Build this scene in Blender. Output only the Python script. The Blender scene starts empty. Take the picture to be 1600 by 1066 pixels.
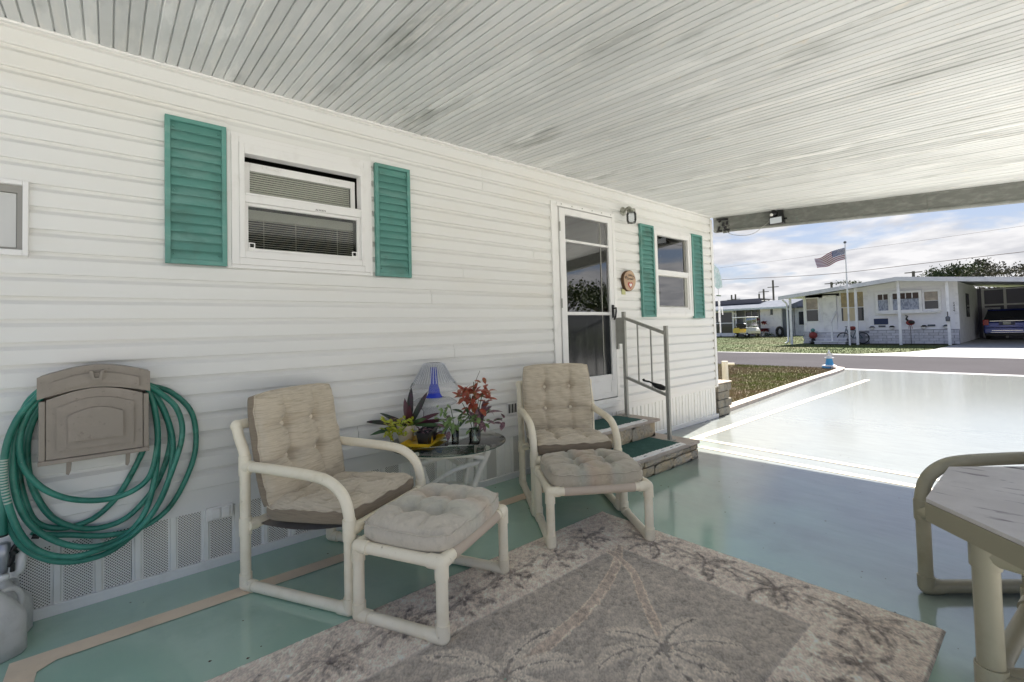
import bpy, bmesh, math, random
import numpy as np
from mathutils import Vector, Matrix
random.seed(7); np.random.seed(7)
PI = math.pi
S = bpy.context.scene
COL = S.collection

# ------------------------------------------------------------------ camera
CAMH = 1.3
YAW, PITCH, ROLL = 0.7094, 0.0305, -0.0265
_f = Vector((math.sin(YAW)*math.cos(PITCH), math.cos(YAW)*math.cos(PITCH), math.sin(PITCH)))
_r0 = Vector((math.cos(YAW), -math.sin(YAW), 0)); _u0 = _r0.cross(_f)
_r = _r0*math.cos(ROLL) + _u0*math.sin(ROLL)
_u = -_r0*math.sin(ROLL) + _u0*math.cos(ROLL)
cam_d = bpy.data.cameras.new('camera'); cam = bpy.data.objects.new('camera', cam_d); COL.objects.link(cam)
cam_d.sensor_width = 36; cam_d.lens = 36*735.1/1600; cam_d.shift_y = -(533-493.1)/1600
cam_d.clip_start = 0.03; cam_d.clip_end = 2000
M4 = Matrix(((_r.x, _u.x, -_f.x, 0), (_r.y, _u.y, -_f.y, 0), (_r.z, _u.z, -_f.z, CAMH), (0, 0, 0, 1)))
cam.matrix_world = M4
S.camera = cam

# ------------------------------------------------------------------ sky, sun, exposure
SUN_DIR = Vector((2.3, 0.39, 2.6)).normalized()
wd = bpy.data.worlds.new('World'); S.world = wd; wd.use_nodes = True
nt = wd.node_tree; nt.nodes.clear()
def N(t, tree=None, **kw):
    n = (tree or nt).nodes.new(t)
    for k, v in kw.items(): setattr(n, k, v)
    return n
L = nt.links.new
out = N('ShaderNodeOutputWorld'); bg = N('ShaderNodeBackground'); bg.inputs[1].default_value = 0.032
sky = N('ShaderNodeTexSky'); sky.sky_type = 'NISHITA'; sky.sun_disc = False
sky.sun_elevation = math.asin(SUN_DIR.z); sky.sun_rotation = math.atan2(SUN_DIR.x, SUN_DIR.y)
sky.air_density = 1.0; sky.dust_density = 1.2; sky.ozone_density = 1.0
tc = N('ShaderNodeTexCoord'); sep = N('ShaderNodeSeparateXYZ'); L(tc.outputs['Generated'], sep.inputs[0])
zz = N('ShaderNodeMath', operation='MAXIMUM'); L(sep.outputs[2], zz.inputs[0]); zz.inputs[1].default_value = 0.0
za = N('ShaderNodeMath', operation='ADD'); L(zz.outputs[0], za.inputs[0]); za.inputs[1].default_value = 0.16
inv = N('ShaderNodeMath', operation='DIVIDE'); inv.inputs[0].default_value = 1.0; L(za.outputs[0], inv.inputs[1])
vs = N('ShaderNodeVectorMath', operation='SCALE'); L(tc.outputs['Generated'], vs.inputs[0]); L(inv.outputs[0], vs.inputs['Scale'])
mp = N('ShaderNodeMapping'); L(vs.outputs[0], mp.inputs[0]); mp.inputs['Location'].default_value = (3.1, 1.35, 0.0); mp.inputs['Scale'].default_value = (1.0, 1.0, 1.9)
no = N('ShaderNodeTexNoise'); L(mp.outputs[0], no.inputs['Vector']); no.inputs['Scale'].default_value = 1.5; no.inputs['Detail'].default_value = 9; no.inputs['Roughness'].default_value = 0.55; no.inputs['Distortion'].default_value = 0.3
low = N('ShaderNodeMapRange'); L(zz.outputs[0], low.inputs[0]); low.inputs[1].default_value = 0.0; low.inputs[2].default_value = 0.30; low.inputs[3].default_value = 0.26; low.inputs[4].default_value = -0.09
ad = N('ShaderNodeMath', operation='ADD'); L(no.outputs['Fac'], ad.inputs[0]); L(low.outputs[0], ad.inputs[1])
cr = N('ShaderNodeMapRange', interpolation_type='SMOOTHSTEP'); L(ad.outputs[0], cr.inputs[0]); cr.inputs[1].default_value = 0.50; cr.inputs[2].default_value = 0.64
no2 = N('ShaderNodeTexNoise'); L(mp.outputs[0], no2.inputs['Vector']); no2.inputs['Scale'].default_value = 4.5; no2.inputs['Detail'].default_value = 8
c2 = N('ShaderNodeMapRange'); L(no2.outputs['Fac'], c2.inputs[0]); c2.inputs[1].default_value = 0.35; c2.inputs[2].default_value = 0.62
cc = N('ShaderNodeMix', data_type='RGBA'); L(c2.outputs[0], cc.inputs['Factor']); cc.inputs['A'].default_value = (6.2, 6.25, 6.6, 1); cc.inputs['B'].default_value = (8.6, 8.5, 8.6, 1)
tint = N('ShaderNodeMix', data_type='RGBA'); tint.inputs['Factor'].default_value = 0.55; L(sky.outputs[0], tint.inputs['A']); tint.inputs['B'].default_value = (3.3, 4.2, 6.6, 1)
mx = N('ShaderNodeMix', data_type='RGBA'); L(cr.outputs[0], mx.inputs['Factor']); L(tint.outputs['Result'], mx.inputs['A']); L(cc.outputs['Result'], mx.inputs['B'])
L(mx.outputs['Result'], bg.inputs[0]); L(bg.outputs[0], out.inputs[0])
sd = bpy.data.lights.new('sun', 'SUN'); sd.energy = 4.3; sd.angle = math.radians(0.6); sd.color = (1.0, 0.965, 0.91)
so = bpy.data.objects.new('sun', sd); COL.objects.link(so); so.rotation_euler = SUN_DIR.to_track_quat('Z', 'Y').to_euler()
S.view_settings.view_transform = 'Standard'; S.view_settings.look = 'None'; S.view_settings.gamma = 1; S.view_settings.use_curve_mapping = False
S.view_settings.exposure = 1.82
S.render.engine = 'CYCLES'
S.cycles.max_bounces = 10; S.cycles.diffuse_bounces = 6; S.cycles.transmission_bounces = 10; S.cycles.glossy_bounces = 5

# ------------------------------------------------------------------ pixel helpers (photo 1600 px): where a photographed point lies on a known plane
def ray(px, py): return _f*735.1 + _r*(px-800) - _u*(py-493.1)
def pX(px, py, X): d = ray(px, py); return Vector((0, 0, CAMH)) + d*(X/d.x)
def pY(px, py, Y): d = ray(px, py); return Vector((0, 0, CAMH)) + d*(Y/d.y)
def pZ(px, py, Z=0.0): d = ray(px, py); return Vector((0, 0, CAMH)) + d*((Z-CAMH)/d.z)

# ------------------------------------------------------------------ materials
MATS = {}
def mat(name, col, rough=0.6, var=None, bump=None, metal=0.0, spec=0.5, coat=0.0, trans=0.0, ior=1.45, sheen=0.0, attr=None, emit=None, alpha=1.0, rvar=None, objvar=0.0, coord='P'):
    """var: list of (scale,(sx,sy,sz),colour,lo,hi) noise overlays; bump: list of (scale,(sx,sy,sz),strength,dist)"""
    if name in MATS: return MATS[name]
    m = bpy.data.materials.new(name); m.use_nodes = True; MATS[name] = m
    t = m.node_tree; b = t.nodes['Principled BSDF']; lk = t.links.new
    b.inputs['Base Color'].default_value = (*col, 1); b.inputs['Roughness'].default_value = rough
    b.inputs['Metallic'].default_value = metal; b.inputs['Specular IOR Level'].default_value = spec
    b.inputs['Coat Weight'].default_value = coat; b.inputs['Coat Roughness'].default_value = 0.08
    b.inputs['Transmission Weight'].default_value = trans; b.inputs['IOR'].default_value = ior
    b.inputs['Sheen Weight'].default_value = sheen; b.inputs['Alpha'].default_value = alpha
    if emit: b.inputs['Emission Color'].default_value = (*emit[0], 1); b.inputs['Emission Strength'].default_value = emit[1]
    pos = None
    if coord == 'P': g = t.nodes.new('ShaderNodeNewGeometry'); pos = g.outputs['Position']
    else: g = t.nodes.new('ShaderNodeTexCoord'); pos = g.outputs['Object']
    def noise(sc, st, detail=5, rough_=0.6):
        mp_ = t.nodes.new('ShaderNodeMapping'); lk(pos, mp_.inputs[0]); mp_.inputs['Scale'].default_value = st
        n = t.nodes.new('ShaderNodeTexNoise'); lk(mp_.outputs[0], n.inputs['Vector']); n.inputs['Scale'].default_value = sc; n.inputs['Detail'].default_value = detail; n.inputs['Roughness'].default_value = rough_
        return n.outputs['Fac']
    cur = None
    if attr:
        a = t.nodes.new('ShaderNodeAttribute'); a.attribute_name = attr; cur = a.outputs['Color']
    for sc, st, c, lo, hi in (var or []):
        f = noise(sc, st); r = t.nodes.new('ShaderNodeMapRange'); lk(f, r.inputs[0]); r.inputs[1].default_value = lo; r.inputs[2].default_value = hi
        x = t.nodes.new('ShaderNodeMix'); x.data_type = 'RGBA'; lk(r.outputs[0], x.inputs['Factor'])
        if cur is None: x.inputs['A'].default_value = (*col, 1)
        else: lk(cur, x.inputs['A'])
        x.inputs['B'].default_value = (*c, 1); cur = x.outputs['Result']
    if objvar:
        oi = t.nodes.new('ShaderNodeObjectInfo'); r = t.nodes.new('ShaderNodeMapRange'); lk(oi.outputs['Random'], r.inputs[0]); r.inputs[3].default_value = 1-objvar; r.inputs[4].default_value = 1+objvar
        x = t.nodes.new('ShaderNodeMix'); x.data_type = 'RGBA'; x.blend_type = 'MULTIPLY'; x.inputs['Factor'].default_value = 1
        if cur is None: x.inputs['A'].default_value = (*col, 1)
        else: lk(cur, x.inputs['A'])
        lk(r.outputs[0], x.inputs['B']); cur = x.outputs['Result']
    if cur is not None: lk(cur, b.inputs['Base Color'])
    if rvar:
        sc, st, lo, hi = rvar; f = noise(sc, st); r = t.nodes.new('ShaderNodeMapRange'); lk(f, r.inputs[0]); r.inputs[1].default_value = 0.35; r.inputs[2].default_value = 0.65; r.inputs[3].default_value = lo; r.inputs[4].default_value = hi
        lk(r.outputs[0], b.inputs['Roughness'])
    prev = None
    for sc, st, stg, dist in (bump or []):
        f = noise(sc, st, 6); bp = t.nodes.new('ShaderNodeBump'); lk(f, bp.inputs['Height']); bp.inputs['Strength'].default_value = stg; bp.inputs['Distance'].default_value = dist
        if prev: lk(prev, bp.inputs['Normal'])
        prev = bp.outputs[0]
    if prev: lk(prev, b.inputs['Normal'])
    return m
I3 = (1, 1, 1)
m_siding = mat('white_siding', (.76, .755, .735), .5, var=[(1.3, (.6, 1, 2.5), (.745, .725, .68), .5, .75), (14, (.25, 1, 3), (.75, .74, .72), .55, .8)], bump=[(90, (.15, 1, 1), .05, .002)], objvar=.012)
m_skirt = mat('skirt_vinyl', (.80, .80, .77), .45, var=[(3, I3, (.68, .66, .60), .5, .8), (20, (1, 1, .3), (.60, .58, .52), .62, .8)])
m_trim = mat('white_trim', (.82, .81, .79), .4, var=[(6, I3, (.70, .68, .64), .55, .8)])
m_wtrim = mat('window_vinyl', (.80, .79, .78), .35, var=[(8, I3, (.70, .68, .66), .55, .85)])
m_ceil = mat('painted_ceiling', (.66, .67, .665), .5, var=[(.7, (1.4, .8, 1), (.53, .54, .53), .48, .66), (1.5, (2.2, .5, 1), (.42, .43, .415), .57, .70), (2.3, (2.2, .45, 1), (.76, .765, .755), .58, .63), (9, (1, .5, 1), (.70, .64, .55), .66, .76), (26, (1, .15, 1), (.74, .73, .70), .5, .75), (7, I3, (.80, .74, .66), .66, .78)], bump=[(45, I3, .12, .003)], objvar=.06)
m_groove = mat('groove_dirt', (.55, .54, .50), .8)
m_beam = mat('galvanized_gutter', (.16, .165, .15), .6, var=[(9, (1, 1, 2.5), (.235, .24, .22), .45, .7), (30, (1, 1, .6), (.13, .18, .16), .6, .75)], bump=[(30, I3, .1, .004)])
m_teal = mat('teal_shutter', (.115, .295, .258), .55, var=[(9, (.5, 1, 1.5), (.18, .35, .315), .5, .72), (3.2, I3, (.11, .22, .185), .50, .68)], bump=[(60, (.2, 1, 1), .1, .002)], objvar=.05)
m_pvc = mat('cream_pvc', (.88, .81, .65), .35, var=[(7, I3, (.78, .70, .53), .5, .78), (40, I3, (.55, .47, .34), .655, .75), (3, I3, (.76, .67, .50), .55, .7)], bump=[(25, I3, .03, .002)])
m_pvc2 = mat('olive_pvc', (.33, .305, .22), .4, var=[(7, I3, (.26, .24, .16), .5, .78), (40, I3, (.17, .15, .10), .68, .8)])
m_lin = mat('linen_cushion', (.57, .495, .385), .95, var=[(26, (.35, .35, 6), (.43, .365, .27), .48, .66), (60, (.5, .5, 5), (.68, .61, .50), .55, .75)], bump=[(220, I3, .25, .002), (9, I3, .25, .012)], sheen=.25)
m_btn = mat('button_cover', (.80, .73, .61), .6)
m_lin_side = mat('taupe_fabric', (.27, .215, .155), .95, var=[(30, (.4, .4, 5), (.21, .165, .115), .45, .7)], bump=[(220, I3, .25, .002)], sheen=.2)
m_teal_floor = mat('mint_floor_paint', (.35, .53, .43), .33,
    var=[(.55, I3, (.41, .56, .48), .46, .66), (2.2, (1, 1, 1), (.30, .46, .37), .52, .74), (8, (1.2, 1, 1), (.44, .56, .49), .64, .84), (45, I3, (.19, .27, .22), .70, .78)],
    bump=[(3, I3, .04, .02), (28, (1, .6, 1), .16, .004), (140, I3, .12, .001)], rvar=(3.5, I3, .60, .62), spec=.05)
def fade_and_darken(m, col, x0, x1, mx_=.85):
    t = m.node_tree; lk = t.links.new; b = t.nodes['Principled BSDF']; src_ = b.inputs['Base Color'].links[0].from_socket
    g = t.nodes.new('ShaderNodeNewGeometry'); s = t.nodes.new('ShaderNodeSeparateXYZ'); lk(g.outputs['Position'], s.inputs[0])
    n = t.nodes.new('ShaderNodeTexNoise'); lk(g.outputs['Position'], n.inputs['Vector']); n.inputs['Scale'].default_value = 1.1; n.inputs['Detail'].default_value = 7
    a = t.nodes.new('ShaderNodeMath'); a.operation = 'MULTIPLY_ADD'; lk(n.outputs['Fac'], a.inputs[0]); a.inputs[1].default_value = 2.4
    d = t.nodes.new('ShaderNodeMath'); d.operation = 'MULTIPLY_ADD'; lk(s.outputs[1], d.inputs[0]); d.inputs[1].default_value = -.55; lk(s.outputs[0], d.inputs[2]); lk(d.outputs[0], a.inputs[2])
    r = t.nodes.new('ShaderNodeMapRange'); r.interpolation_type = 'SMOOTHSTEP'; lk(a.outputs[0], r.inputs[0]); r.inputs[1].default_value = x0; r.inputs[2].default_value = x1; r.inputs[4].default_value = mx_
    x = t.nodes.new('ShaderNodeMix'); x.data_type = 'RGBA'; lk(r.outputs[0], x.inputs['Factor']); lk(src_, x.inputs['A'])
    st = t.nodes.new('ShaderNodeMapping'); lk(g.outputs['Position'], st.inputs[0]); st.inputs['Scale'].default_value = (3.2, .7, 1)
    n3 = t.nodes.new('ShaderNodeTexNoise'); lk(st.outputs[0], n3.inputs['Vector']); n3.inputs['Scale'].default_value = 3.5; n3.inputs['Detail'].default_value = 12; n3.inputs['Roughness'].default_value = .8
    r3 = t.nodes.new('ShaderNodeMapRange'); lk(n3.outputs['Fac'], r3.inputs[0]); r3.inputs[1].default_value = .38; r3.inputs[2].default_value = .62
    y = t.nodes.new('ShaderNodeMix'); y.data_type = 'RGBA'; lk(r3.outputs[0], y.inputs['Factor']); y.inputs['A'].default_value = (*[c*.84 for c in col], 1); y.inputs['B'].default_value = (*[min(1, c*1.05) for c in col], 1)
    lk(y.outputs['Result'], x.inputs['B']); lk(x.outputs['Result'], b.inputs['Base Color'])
fade_and_darken(m_teal_floor, (.215, .222, .208), 2.3, 5.0, .97)  # faded grey streetwards, with a darker tone put in to tame the sunlight
bt = m_teal_floor.node_tree.nodes['Principled BSDF']; bt.inputs['Coat Weight'].default_value = 1.0; bt.inputs['Coat IOR'].default_value = 2.0; bt.inputs['Coat Roughness'].default_value = .13
m_line = mat('beige_line_paint', (.80, .65, .49), .4, var=[(5, I3, (.70, .56, .41), .5, .75), (35, I3, (.40, .38, .30), .66, .8)], bump=[(28, I3, .14, .004)])
m_conc = mat('pale_concrete', (.36, .35, .34), .85, var=[(2, I3, (.30, .29, .28), .45, .7), (40, I3, (.34, .32, .30), .6, .8)], bump=[(60, I3, .3, .004)])
m_kerb = mat('edging_concrete', (.52, .44, .38), .85, var=[(9, I3, (.40, .35, .31), .45, .7)], bump=[(50, I3, .3, .006)])
m_asph = mat('asphalt', (.040, .035, .039), .9, var=[(.4, I3, (.052, .046, .051), .4, .7), (60, I3, (.022, .019, .021), .5, .75)], bump=[(120, I3, .5, .006)], spec=.12)
m_soil = mat('dry_grass_ground', (.15, .115, .07), .95, var=[(.5, I3, (.14, .14, .05), .46, .6), (6, I3, (.24, .17, .13), .5, .75)], bump=[(25, I3, .8, .03)])
m_lawn = mat('green_lawn_ground', (.09, .118, .036), .95, var=[(.25, I3, (.13, .125, .055), .45, .62), (3, I3, (.08, .10, .03), .5, .75)], bump=[(12, I3, .8, .04)])
m_blade = mat('grass_blade', (.215, .17, .105), .9, spec=.1, var=[(.55, I3, (.15, .18, .05), .46, .60), (4, I3, (.27, .21, .15), .5, .68)])
m_blade2 = mat('lawn_blade', (.10, .125, .038), .9, var=[(.16, I3, (.155, .135, .06), .48, .62)], spec=.1)
m_brick = mat('split_stone', (.43, .38, .31), .9, var=[(10, I3, (.52, .42, .28), .42, .60), (24, I3, (.24, .22, .19), .55, .72)], bump=[(38, I3, .8, .02)], objvar=.14)
m_brickg = mat('grey_split_block', (.27, .255, .22), .9, var=[(12, I3, (.36, .32, .24), .42, .62), (24, I3, (.13, .12, .11), .52, .72)], bump=[(38, I3, .8, .02)], objvar=.16)
m_cap = mat('step_slab', (.50, .43, .37), .8, var=[(7, I3, (.40, .34, .30), .45, .7), (50, I3, (.3, .26, .22), .62, .8)], bump=[(50, I3, .25, .003)])
m_mat = mat('green_turf_mat', (.035, .10, .085), .95, var=[(12, I3, (.06, .14, .12), .5, .75)], bump=[(260, I3, .6, .004)])
m_rail = mat('grey_metal_paint', (.36, .355, .32), .42, var=[(12, I3, (.28, .275, .245), .5, .75)])
m_black = mat('black_plastic', (.012, .012, .013), .35)
m_blackr = mat('black_rubber', (.02, .02, .02), .8)
m_dark = mat('dark_interior', (.018, .017, .016), .9)
m_hose = mat('green_hose', (.020, .165, .122), .36, var=[(4, I3, (.055, .27, .205), .46, .62), (11, I3, (.012, .10, .065), .55, .7), (60, I3, (.26, .30, .25), .68, .78)], spec=.5)
m_box = mat('taupe_resin', (.27, .235, .195), .5, var=[(4, I3, (.36, .305, .26), .5, .75), (40, I3, (.18, .15, .125), .6, .78)], bump=[(160, I3, .15, .002)])
def thin_glass(name, tintc, refl=1.0, ior=1.6):
    m = bpy.data.materials.new(name); m.use_nodes = True; t = m.node_tree; t.nodes.clear(); lk = t.links.new
    o = t.nodes.new('ShaderNodeOutputMaterial'); mxs = t.nodes.new('ShaderNodeMixShader'); tr = t.nodes.new('ShaderNodeBsdfTransparent'); gl = t.nodes.new('ShaderNodeBsdfGlossy'); fr = t.nodes.new('ShaderNodeFresnel'); fr.inputs[0].default_value = ior
    tr.inputs[0].default_value = (*tintc, 1); gl.inputs[0].default_value = (refl,)*3+(1,); gl.inputs['Roughness'].default_value = .01
    lk(fr.outputs[0], mxs.inputs[0]); lk(tr.outputs[0], mxs.inputs[1]); lk(gl.outputs[0], mxs.inputs[2]); lk(mxs.outputs[0], o.inputs[0]); return m
m_glass = thin_glass('clear_glass', (.93, .94, .95)); m_shade = mat('ribbed_glass', (.93, .94, .96), .05, trans=.95, ior=1.16, spec=.7)
m_gedge = thin_glass('table_glass', (.93, .98, .955)); m_pane = thin_glass('window_pane', (.93, .95, .94)); m_pane2 = thin_glass('door_glass', (.85, .87, .86), ior=2.6)
m_ribw = mat('frosted_rib', (.78, .80, .84), .3, trans=.35)
m_blue = mat('cobalt_glass', (.015, .05, .62), .08, trans=.2, ior=1.45)
m_white = mat('white_paint', (.80, .80, .79), .45, var=[(5, I3, (.70, .69, .68), .55, .8)])
m_wicker = mat('white_rattan', (.74, .72, .66), .5, var=[(30, I3, (.60, .57, .50), .55, .75)], bump=[(60, (1, 1, 3), .3, .003)])
m_blind = mat('blind_slat', (.74, .70, .62), .6)
m_roller = mat('roller_shade', (.42, .40, .36), .7)
m_scr = mat('screen_mesh', (.02, .022, .024), .5, var=[(3, I3, (.04, .045, .05), .45, .7)])

# perforated skirting: real staggered punch pattern
def perf():
    m = bpy.data.materials.new('perforated_vinyl'); m.use_nodes = True; t = m.node_tree; lk = t.links.new; b = t.nodes['Principled BSDF']
    g = t.nodes.new('ShaderNodeNewGeometry'); s = t.nodes.new('ShaderNodeSeparateXYZ'); lk(g.outputs['Position'], s.inputs[0])
    def Mt(op, a, c=None, d=None):
        n = t.nodes.new('ShaderNodeMath'); n.operation = op
        for i, q in enumerate((a, c, d)):
            if q is None: continue
            if isinstance(q, (int, float)): n.inputs[i].default_value = q
            else: lk(q, n.inputs[i])
        return n.outputs[0]
    def dots(ox, oz):
        P = .0138
        fx = Mt('SUBTRACT', Mt('FRACT', Mt('ADD', Mt('DIVIDE', s.outputs[0], P), ox)), .5); fz = Mt('SUBTRACT', Mt('FRACT', Mt('ADD', Mt('DIVIDE', s.outputs[2], P), oz)), .5)
        return Mt('SQRT', Mt('ADD', Mt('MULTIPLY', fx, fx), Mt('MULTIPLY', fz, fz)))
    d = Mt('MINIMUM', dots(0, 0), dots(.5, .5)); h = Mt('LESS_THAN', d, .215)
    x = t.nodes.new('ShaderNodeMix'); x.data_type = 'RGBA'; lk(h, x.inputs['Factor']); x.inputs['A'].default_value = (.74, .73, .69, 1); x.inputs['B'].default_value = (.02, .018, .015, 1)
    lk(x.outputs['Result'], b.inputs['Base Color']); b.inputs['Roughness'].default_value = .5
    return m
m_perf = perf()

# ------------------------------------------------------------------ mesh builder
OFF = {}
RECALC = {'ribbed_glass', 'clear_glass', 'table_glass', 'window_pane', 'cobalt_glass', 'milky_plastic'}
class MB:
    def __init__(s): s.v = []; s.f = []; s.sm = []
    def add(s, vs, fs, smooth=False):
        n = len(s.v); s.v += [tuple(p) for p in vs]; s.f += [tuple(i+n for i in q) for q in fs]; s.sm += [smooth]*len(fs); return s
    def box(s, x0, x1, y0, y1, z0, z1):
        if x0 > x1: x0, x1 = x1, x0
        if y0 > y1: y0, y1 = y1, y0
        if z0 > z1: z0, z1 = z1, z0
        return s.add([(x0,y0,z0),(x1,y0,z0),(x1,y1,z0),(x0,y1,z0),(x0,y0,z1),(x1,y0,z1),(x1,y1,z1),(x0,y1,z1)],
                     [(3,2,1,0),(4,5,6,7),(0,1,5,4),(1,2,6,5),(2,3,7,6),(3,0,4,7)])
    def quad(s, a, b, c, d): return s.add([a, b, c, d], [(0, 1, 2, 3)])
    def prism(s, poly, t0, t1, fn, smooth=False):
        """poly 2-D points extruded from t0 to t1; fn(u,v,t)->xyz"""
        n = len(poly); vs = [fn(u, v, t0) for u, v in poly] + [fn(u, v, t1) for u, v in poly]
        fs = [tuple(range(n-1, -1, -1)), tuple(range(n, 2*n))]
        s.add(vs, fs); s.add(vs, [(i, (i+1) % n, n+(i+1) % n, n+i) for i in range(n)], smooth); return s
    def tube(s, path, r, n=10, cap=True, flat=1.0):
        P = [Vector(p) for p in path]; m = len(P); rr = r if isinstance(r, (list, tuple)) else [r]*m
        T = [(P[min(i+1, m-1)]-P[max(i-1, 0)]).normalized() for i in range(m)]
        a = Vector((0, 0, 1)) if abs(T[0].z) < .9 else Vector((1, 0, 0)); U = (a - T[0]*a.dot(T[0])).normalized(); vs = []
        for i in range(m):
            U = (U - T[i]*U.dot(T[i])).normalized(); V = T[i].cross(U)
            for k in range(n):
                an = 2*PI*k/n; vs.append(P[i] + U*(rr[i]*math.cos(an)) + V*(rr[i]*flat*math.sin(an)))
        fs = [(i*n+k, i*n+(k+1) % n, (i+1)*n+(k+1) % n, (i+1)*n+k) for i in range(m-1) for k in range(n)]
        s.add(vs, fs, True)
        if cap: s.add(vs[:n], [tuple(range(n-1, -1, -1))]); s.add(vs[-n:], [tuple(range(n))])
        return s
    def lathe(s, prof, c, n=24, ax='z', smooth=True, cap=True):
        vs = []
        for r, h in prof:
            for k in range(n):
                a = 2*PI*k/n; x, y = r*math.cos(a), r*math.sin(a)
                vs.append({'z': (c[0]+x, c[1]+y, c[2]+h), 'y': (c[0]+x, c[1]+h, c[2]+y), 'x': (c[0]+h, c[1]+x, c[2]+y)}[ax])
        m = len(prof); fs = [(i*n+k, i*n+(k+1) % n, (i+1)*n+(k+1) % n, (i+1)*n+k) for i in range(m-1) for k in range(n)]
        s.add(vs, fs, smooth)
        if cap: s.add(vs[:n], [tuple(range(n-1, -1, -1))]); s.add(vs[-n:], [tuple(range(n))])
        return s
    def ball(s, c, r, n=12, m=8, sq=(1, 1, 1)):
        vs = [(c[0]+r*sq[0]*math.sin(PI*i/m)*math.cos(2*PI*k/n), c[1]+r*sq[1]*math.sin(PI*i/m)*math.sin(2*PI*k/n), c[2]+r*sq[2]*math.cos(PI*i/m)) for i in range(m+1) for k in range(n)]
        return s.add(vs, [(i*n+k, (i+1)*n+k, (i+1)*n+(k+1) % n, i*n+(k+1) % n) for i in range(m) for k in range(n)], True)
    def leaf(s, p, d, up, ln, w, curl=.3, fold=.15, seg=5, tip=.15):
        p = Vector(p); d = Vector(d).normalized(); up = Vector(up); up = (up - d*up.dot(d)).normalized(); sd_ = d.cross(up); vs = []; 
        for i in range(seg+1):
            t = i/seg; q = p + d*(ln*t) - up*(curl*ln*t*t); ww = w*.5*(math.sin(PI*min(1, t*.9+.08))**.8)*(1 if t < 1 else tip)
            vs += [q - sd_*ww + up*fold*ww, q, q + sd_*ww + up*fold*ww]
        fs = []
        for i in range(seg): fs += [(3*i, 3*i+1, 3*i+4, 3*i+3), (3*i+1, 3*i+2, 3*i+5, 3*i+4)]
        return s.add(vs, fs, True)
    def mesh(s, name):
        me = bpy.data.meshes.new(name); me.from_pydata([tuple(v) for v in s.v], [], s.f); me.polygons.foreach_set('use_smooth', s.sm); me.update(); return me
    def build(s, name, m, parent=None, bevel=0, local=False, kind=None, label=None, angle=True):
        off = OFF.get(parent.name) if parent else None
        if off is not None and not local: s.v = [(x-off[0], y-off[1], z-off[2]) for x, y, z in s.v]
        me = s.mesh(name)
        if m.name in RECALC:
            bmx = bmesh.new(); bmx.from_mesh(me); bmesh.ops.remove_doubles(bmx, verts=bmx.verts, dist=1e-6); bmesh.ops.recalc_face_normals(bmx, faces=bmx.faces); bmx.to_mesh(me); bmx.free()
        me.materials.append(m); o = bpy.data.objects.new(name, me); COL.objects.link(o)
        if parent: o.parent = parent
        if off is not None: OFF[o.name] = off
        if local: OFF[o.name] = (0, 0, 0)
        if bevel:
            b = o.modifiers.new('bevel', 'BEVEL'); b.width = bevel; b.segments = 2; b.limit_method = 'ANGLE'
        if kind: o['kind'] = kind
        if label: o['label'] = label
        return o
def thing(name, label, cat, loc=(0, 0, 0), rz=0, group=None):
    o = bpy.data.objects.new(name, None); COL.objects.link(o); o.location = loc; o.rotation_euler = (0, 0, rz); o.empty_display_size = .1
    o['label'] = label; o['category'] = cat
    if group: o['group'] = group
    OFF[o.name] = tuple(loc); return o
def tag(o, label, cat, group=None):
    o['label'] = label; o['category'] = cat
    if group: o['group'] = group
    return o
def struct(o): o['kind'] = 'structure'; return o
def inst(src, loc, parent=None, rz=0, scale=None, name=None):
    c = src.copy(); COL.objects.link(c); c.location = loc; c.rotation_euler = (0, 0, rz)
    if scale: c.scale = scale
    if parent: c.parent = parent
    return c
def catmull(P, k=8):
    P = [Vector(p) for p in P]; Q = [P[0]*2-P[1]] + P + [P[-1]*2-P[-2]]; o = []
    for i in range(1, len(Q)-2):
        a, b, c, d = Q[i-1:i+3]
        for j in range(k):
            t = j/k; o.append(.5*((2*b) + (c-a)*t + (2*a-5*b+4*c-d)*t*t + (3*b-a-3*c+d)*t**3))
    o.append(P[-1]); return o
def text(body, name, m, parent, mtx, size, depth=.001):
    cu = bpy.data.curves.new(name, 'FONT'); cu.body = body; cu.size = size; cu.extrude = depth; cu.align_x = 'CENTER'; cu.align_y = 'CENTER'
    to = bpy.data.objects.new('tmp_text', cu); COL.objects.link(to); bpy.context.view_layer.update()
    me = bpy.data.meshes.new_from_object(to.evaluated_get(bpy.context.evaluated_depsgraph_get())); bpy.data.objects.remove(to); me.transform(mtx)
    off = OFF.get(parent.name, (0, 0, 0)); me.transform(Matrix.Translation((-off[0], -off[1], -off[2])))
    me.materials.clear(); me.materials.append(m); o = bpy.data.objects.new(name, me); COL.objects.link(o); o.parent = parent; return o

W = 3.18            # plane of the mobile home's wall
# ================================================================== SETTING
def sheet(name, poly, z, m):
    b = MB(); b.add([(x, y, z) for x, y in poly], [tuple(range(len(poly)))]); 
    o = b.build(name, m); return struct(o)
sheet('ground', [(-300, -400), (900, -400), (900, 600), (-300, 600)], -.06, m_lawn)
kerbc = [(6.3, 3.2), (7.24, 3.27), (8.6, 3.36), (10.25, 3.48), (12.2, 3.6), (13.9, 3.68), (14.9, 3.80), (15.25, 4.05)]
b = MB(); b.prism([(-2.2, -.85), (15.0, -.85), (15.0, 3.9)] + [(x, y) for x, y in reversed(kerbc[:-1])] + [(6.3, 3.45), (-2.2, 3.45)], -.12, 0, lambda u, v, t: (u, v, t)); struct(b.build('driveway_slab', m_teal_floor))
sheet('road', [(15.52, -120), (21.4, -120), (22.9, 160), (15.45, 160)], -.03, m_asph)
b = MB(); b.box(15.06, 15.5, -120, 4.35, -.1, -.012); struct(b.build('gutter_strip', m_conc))
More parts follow.
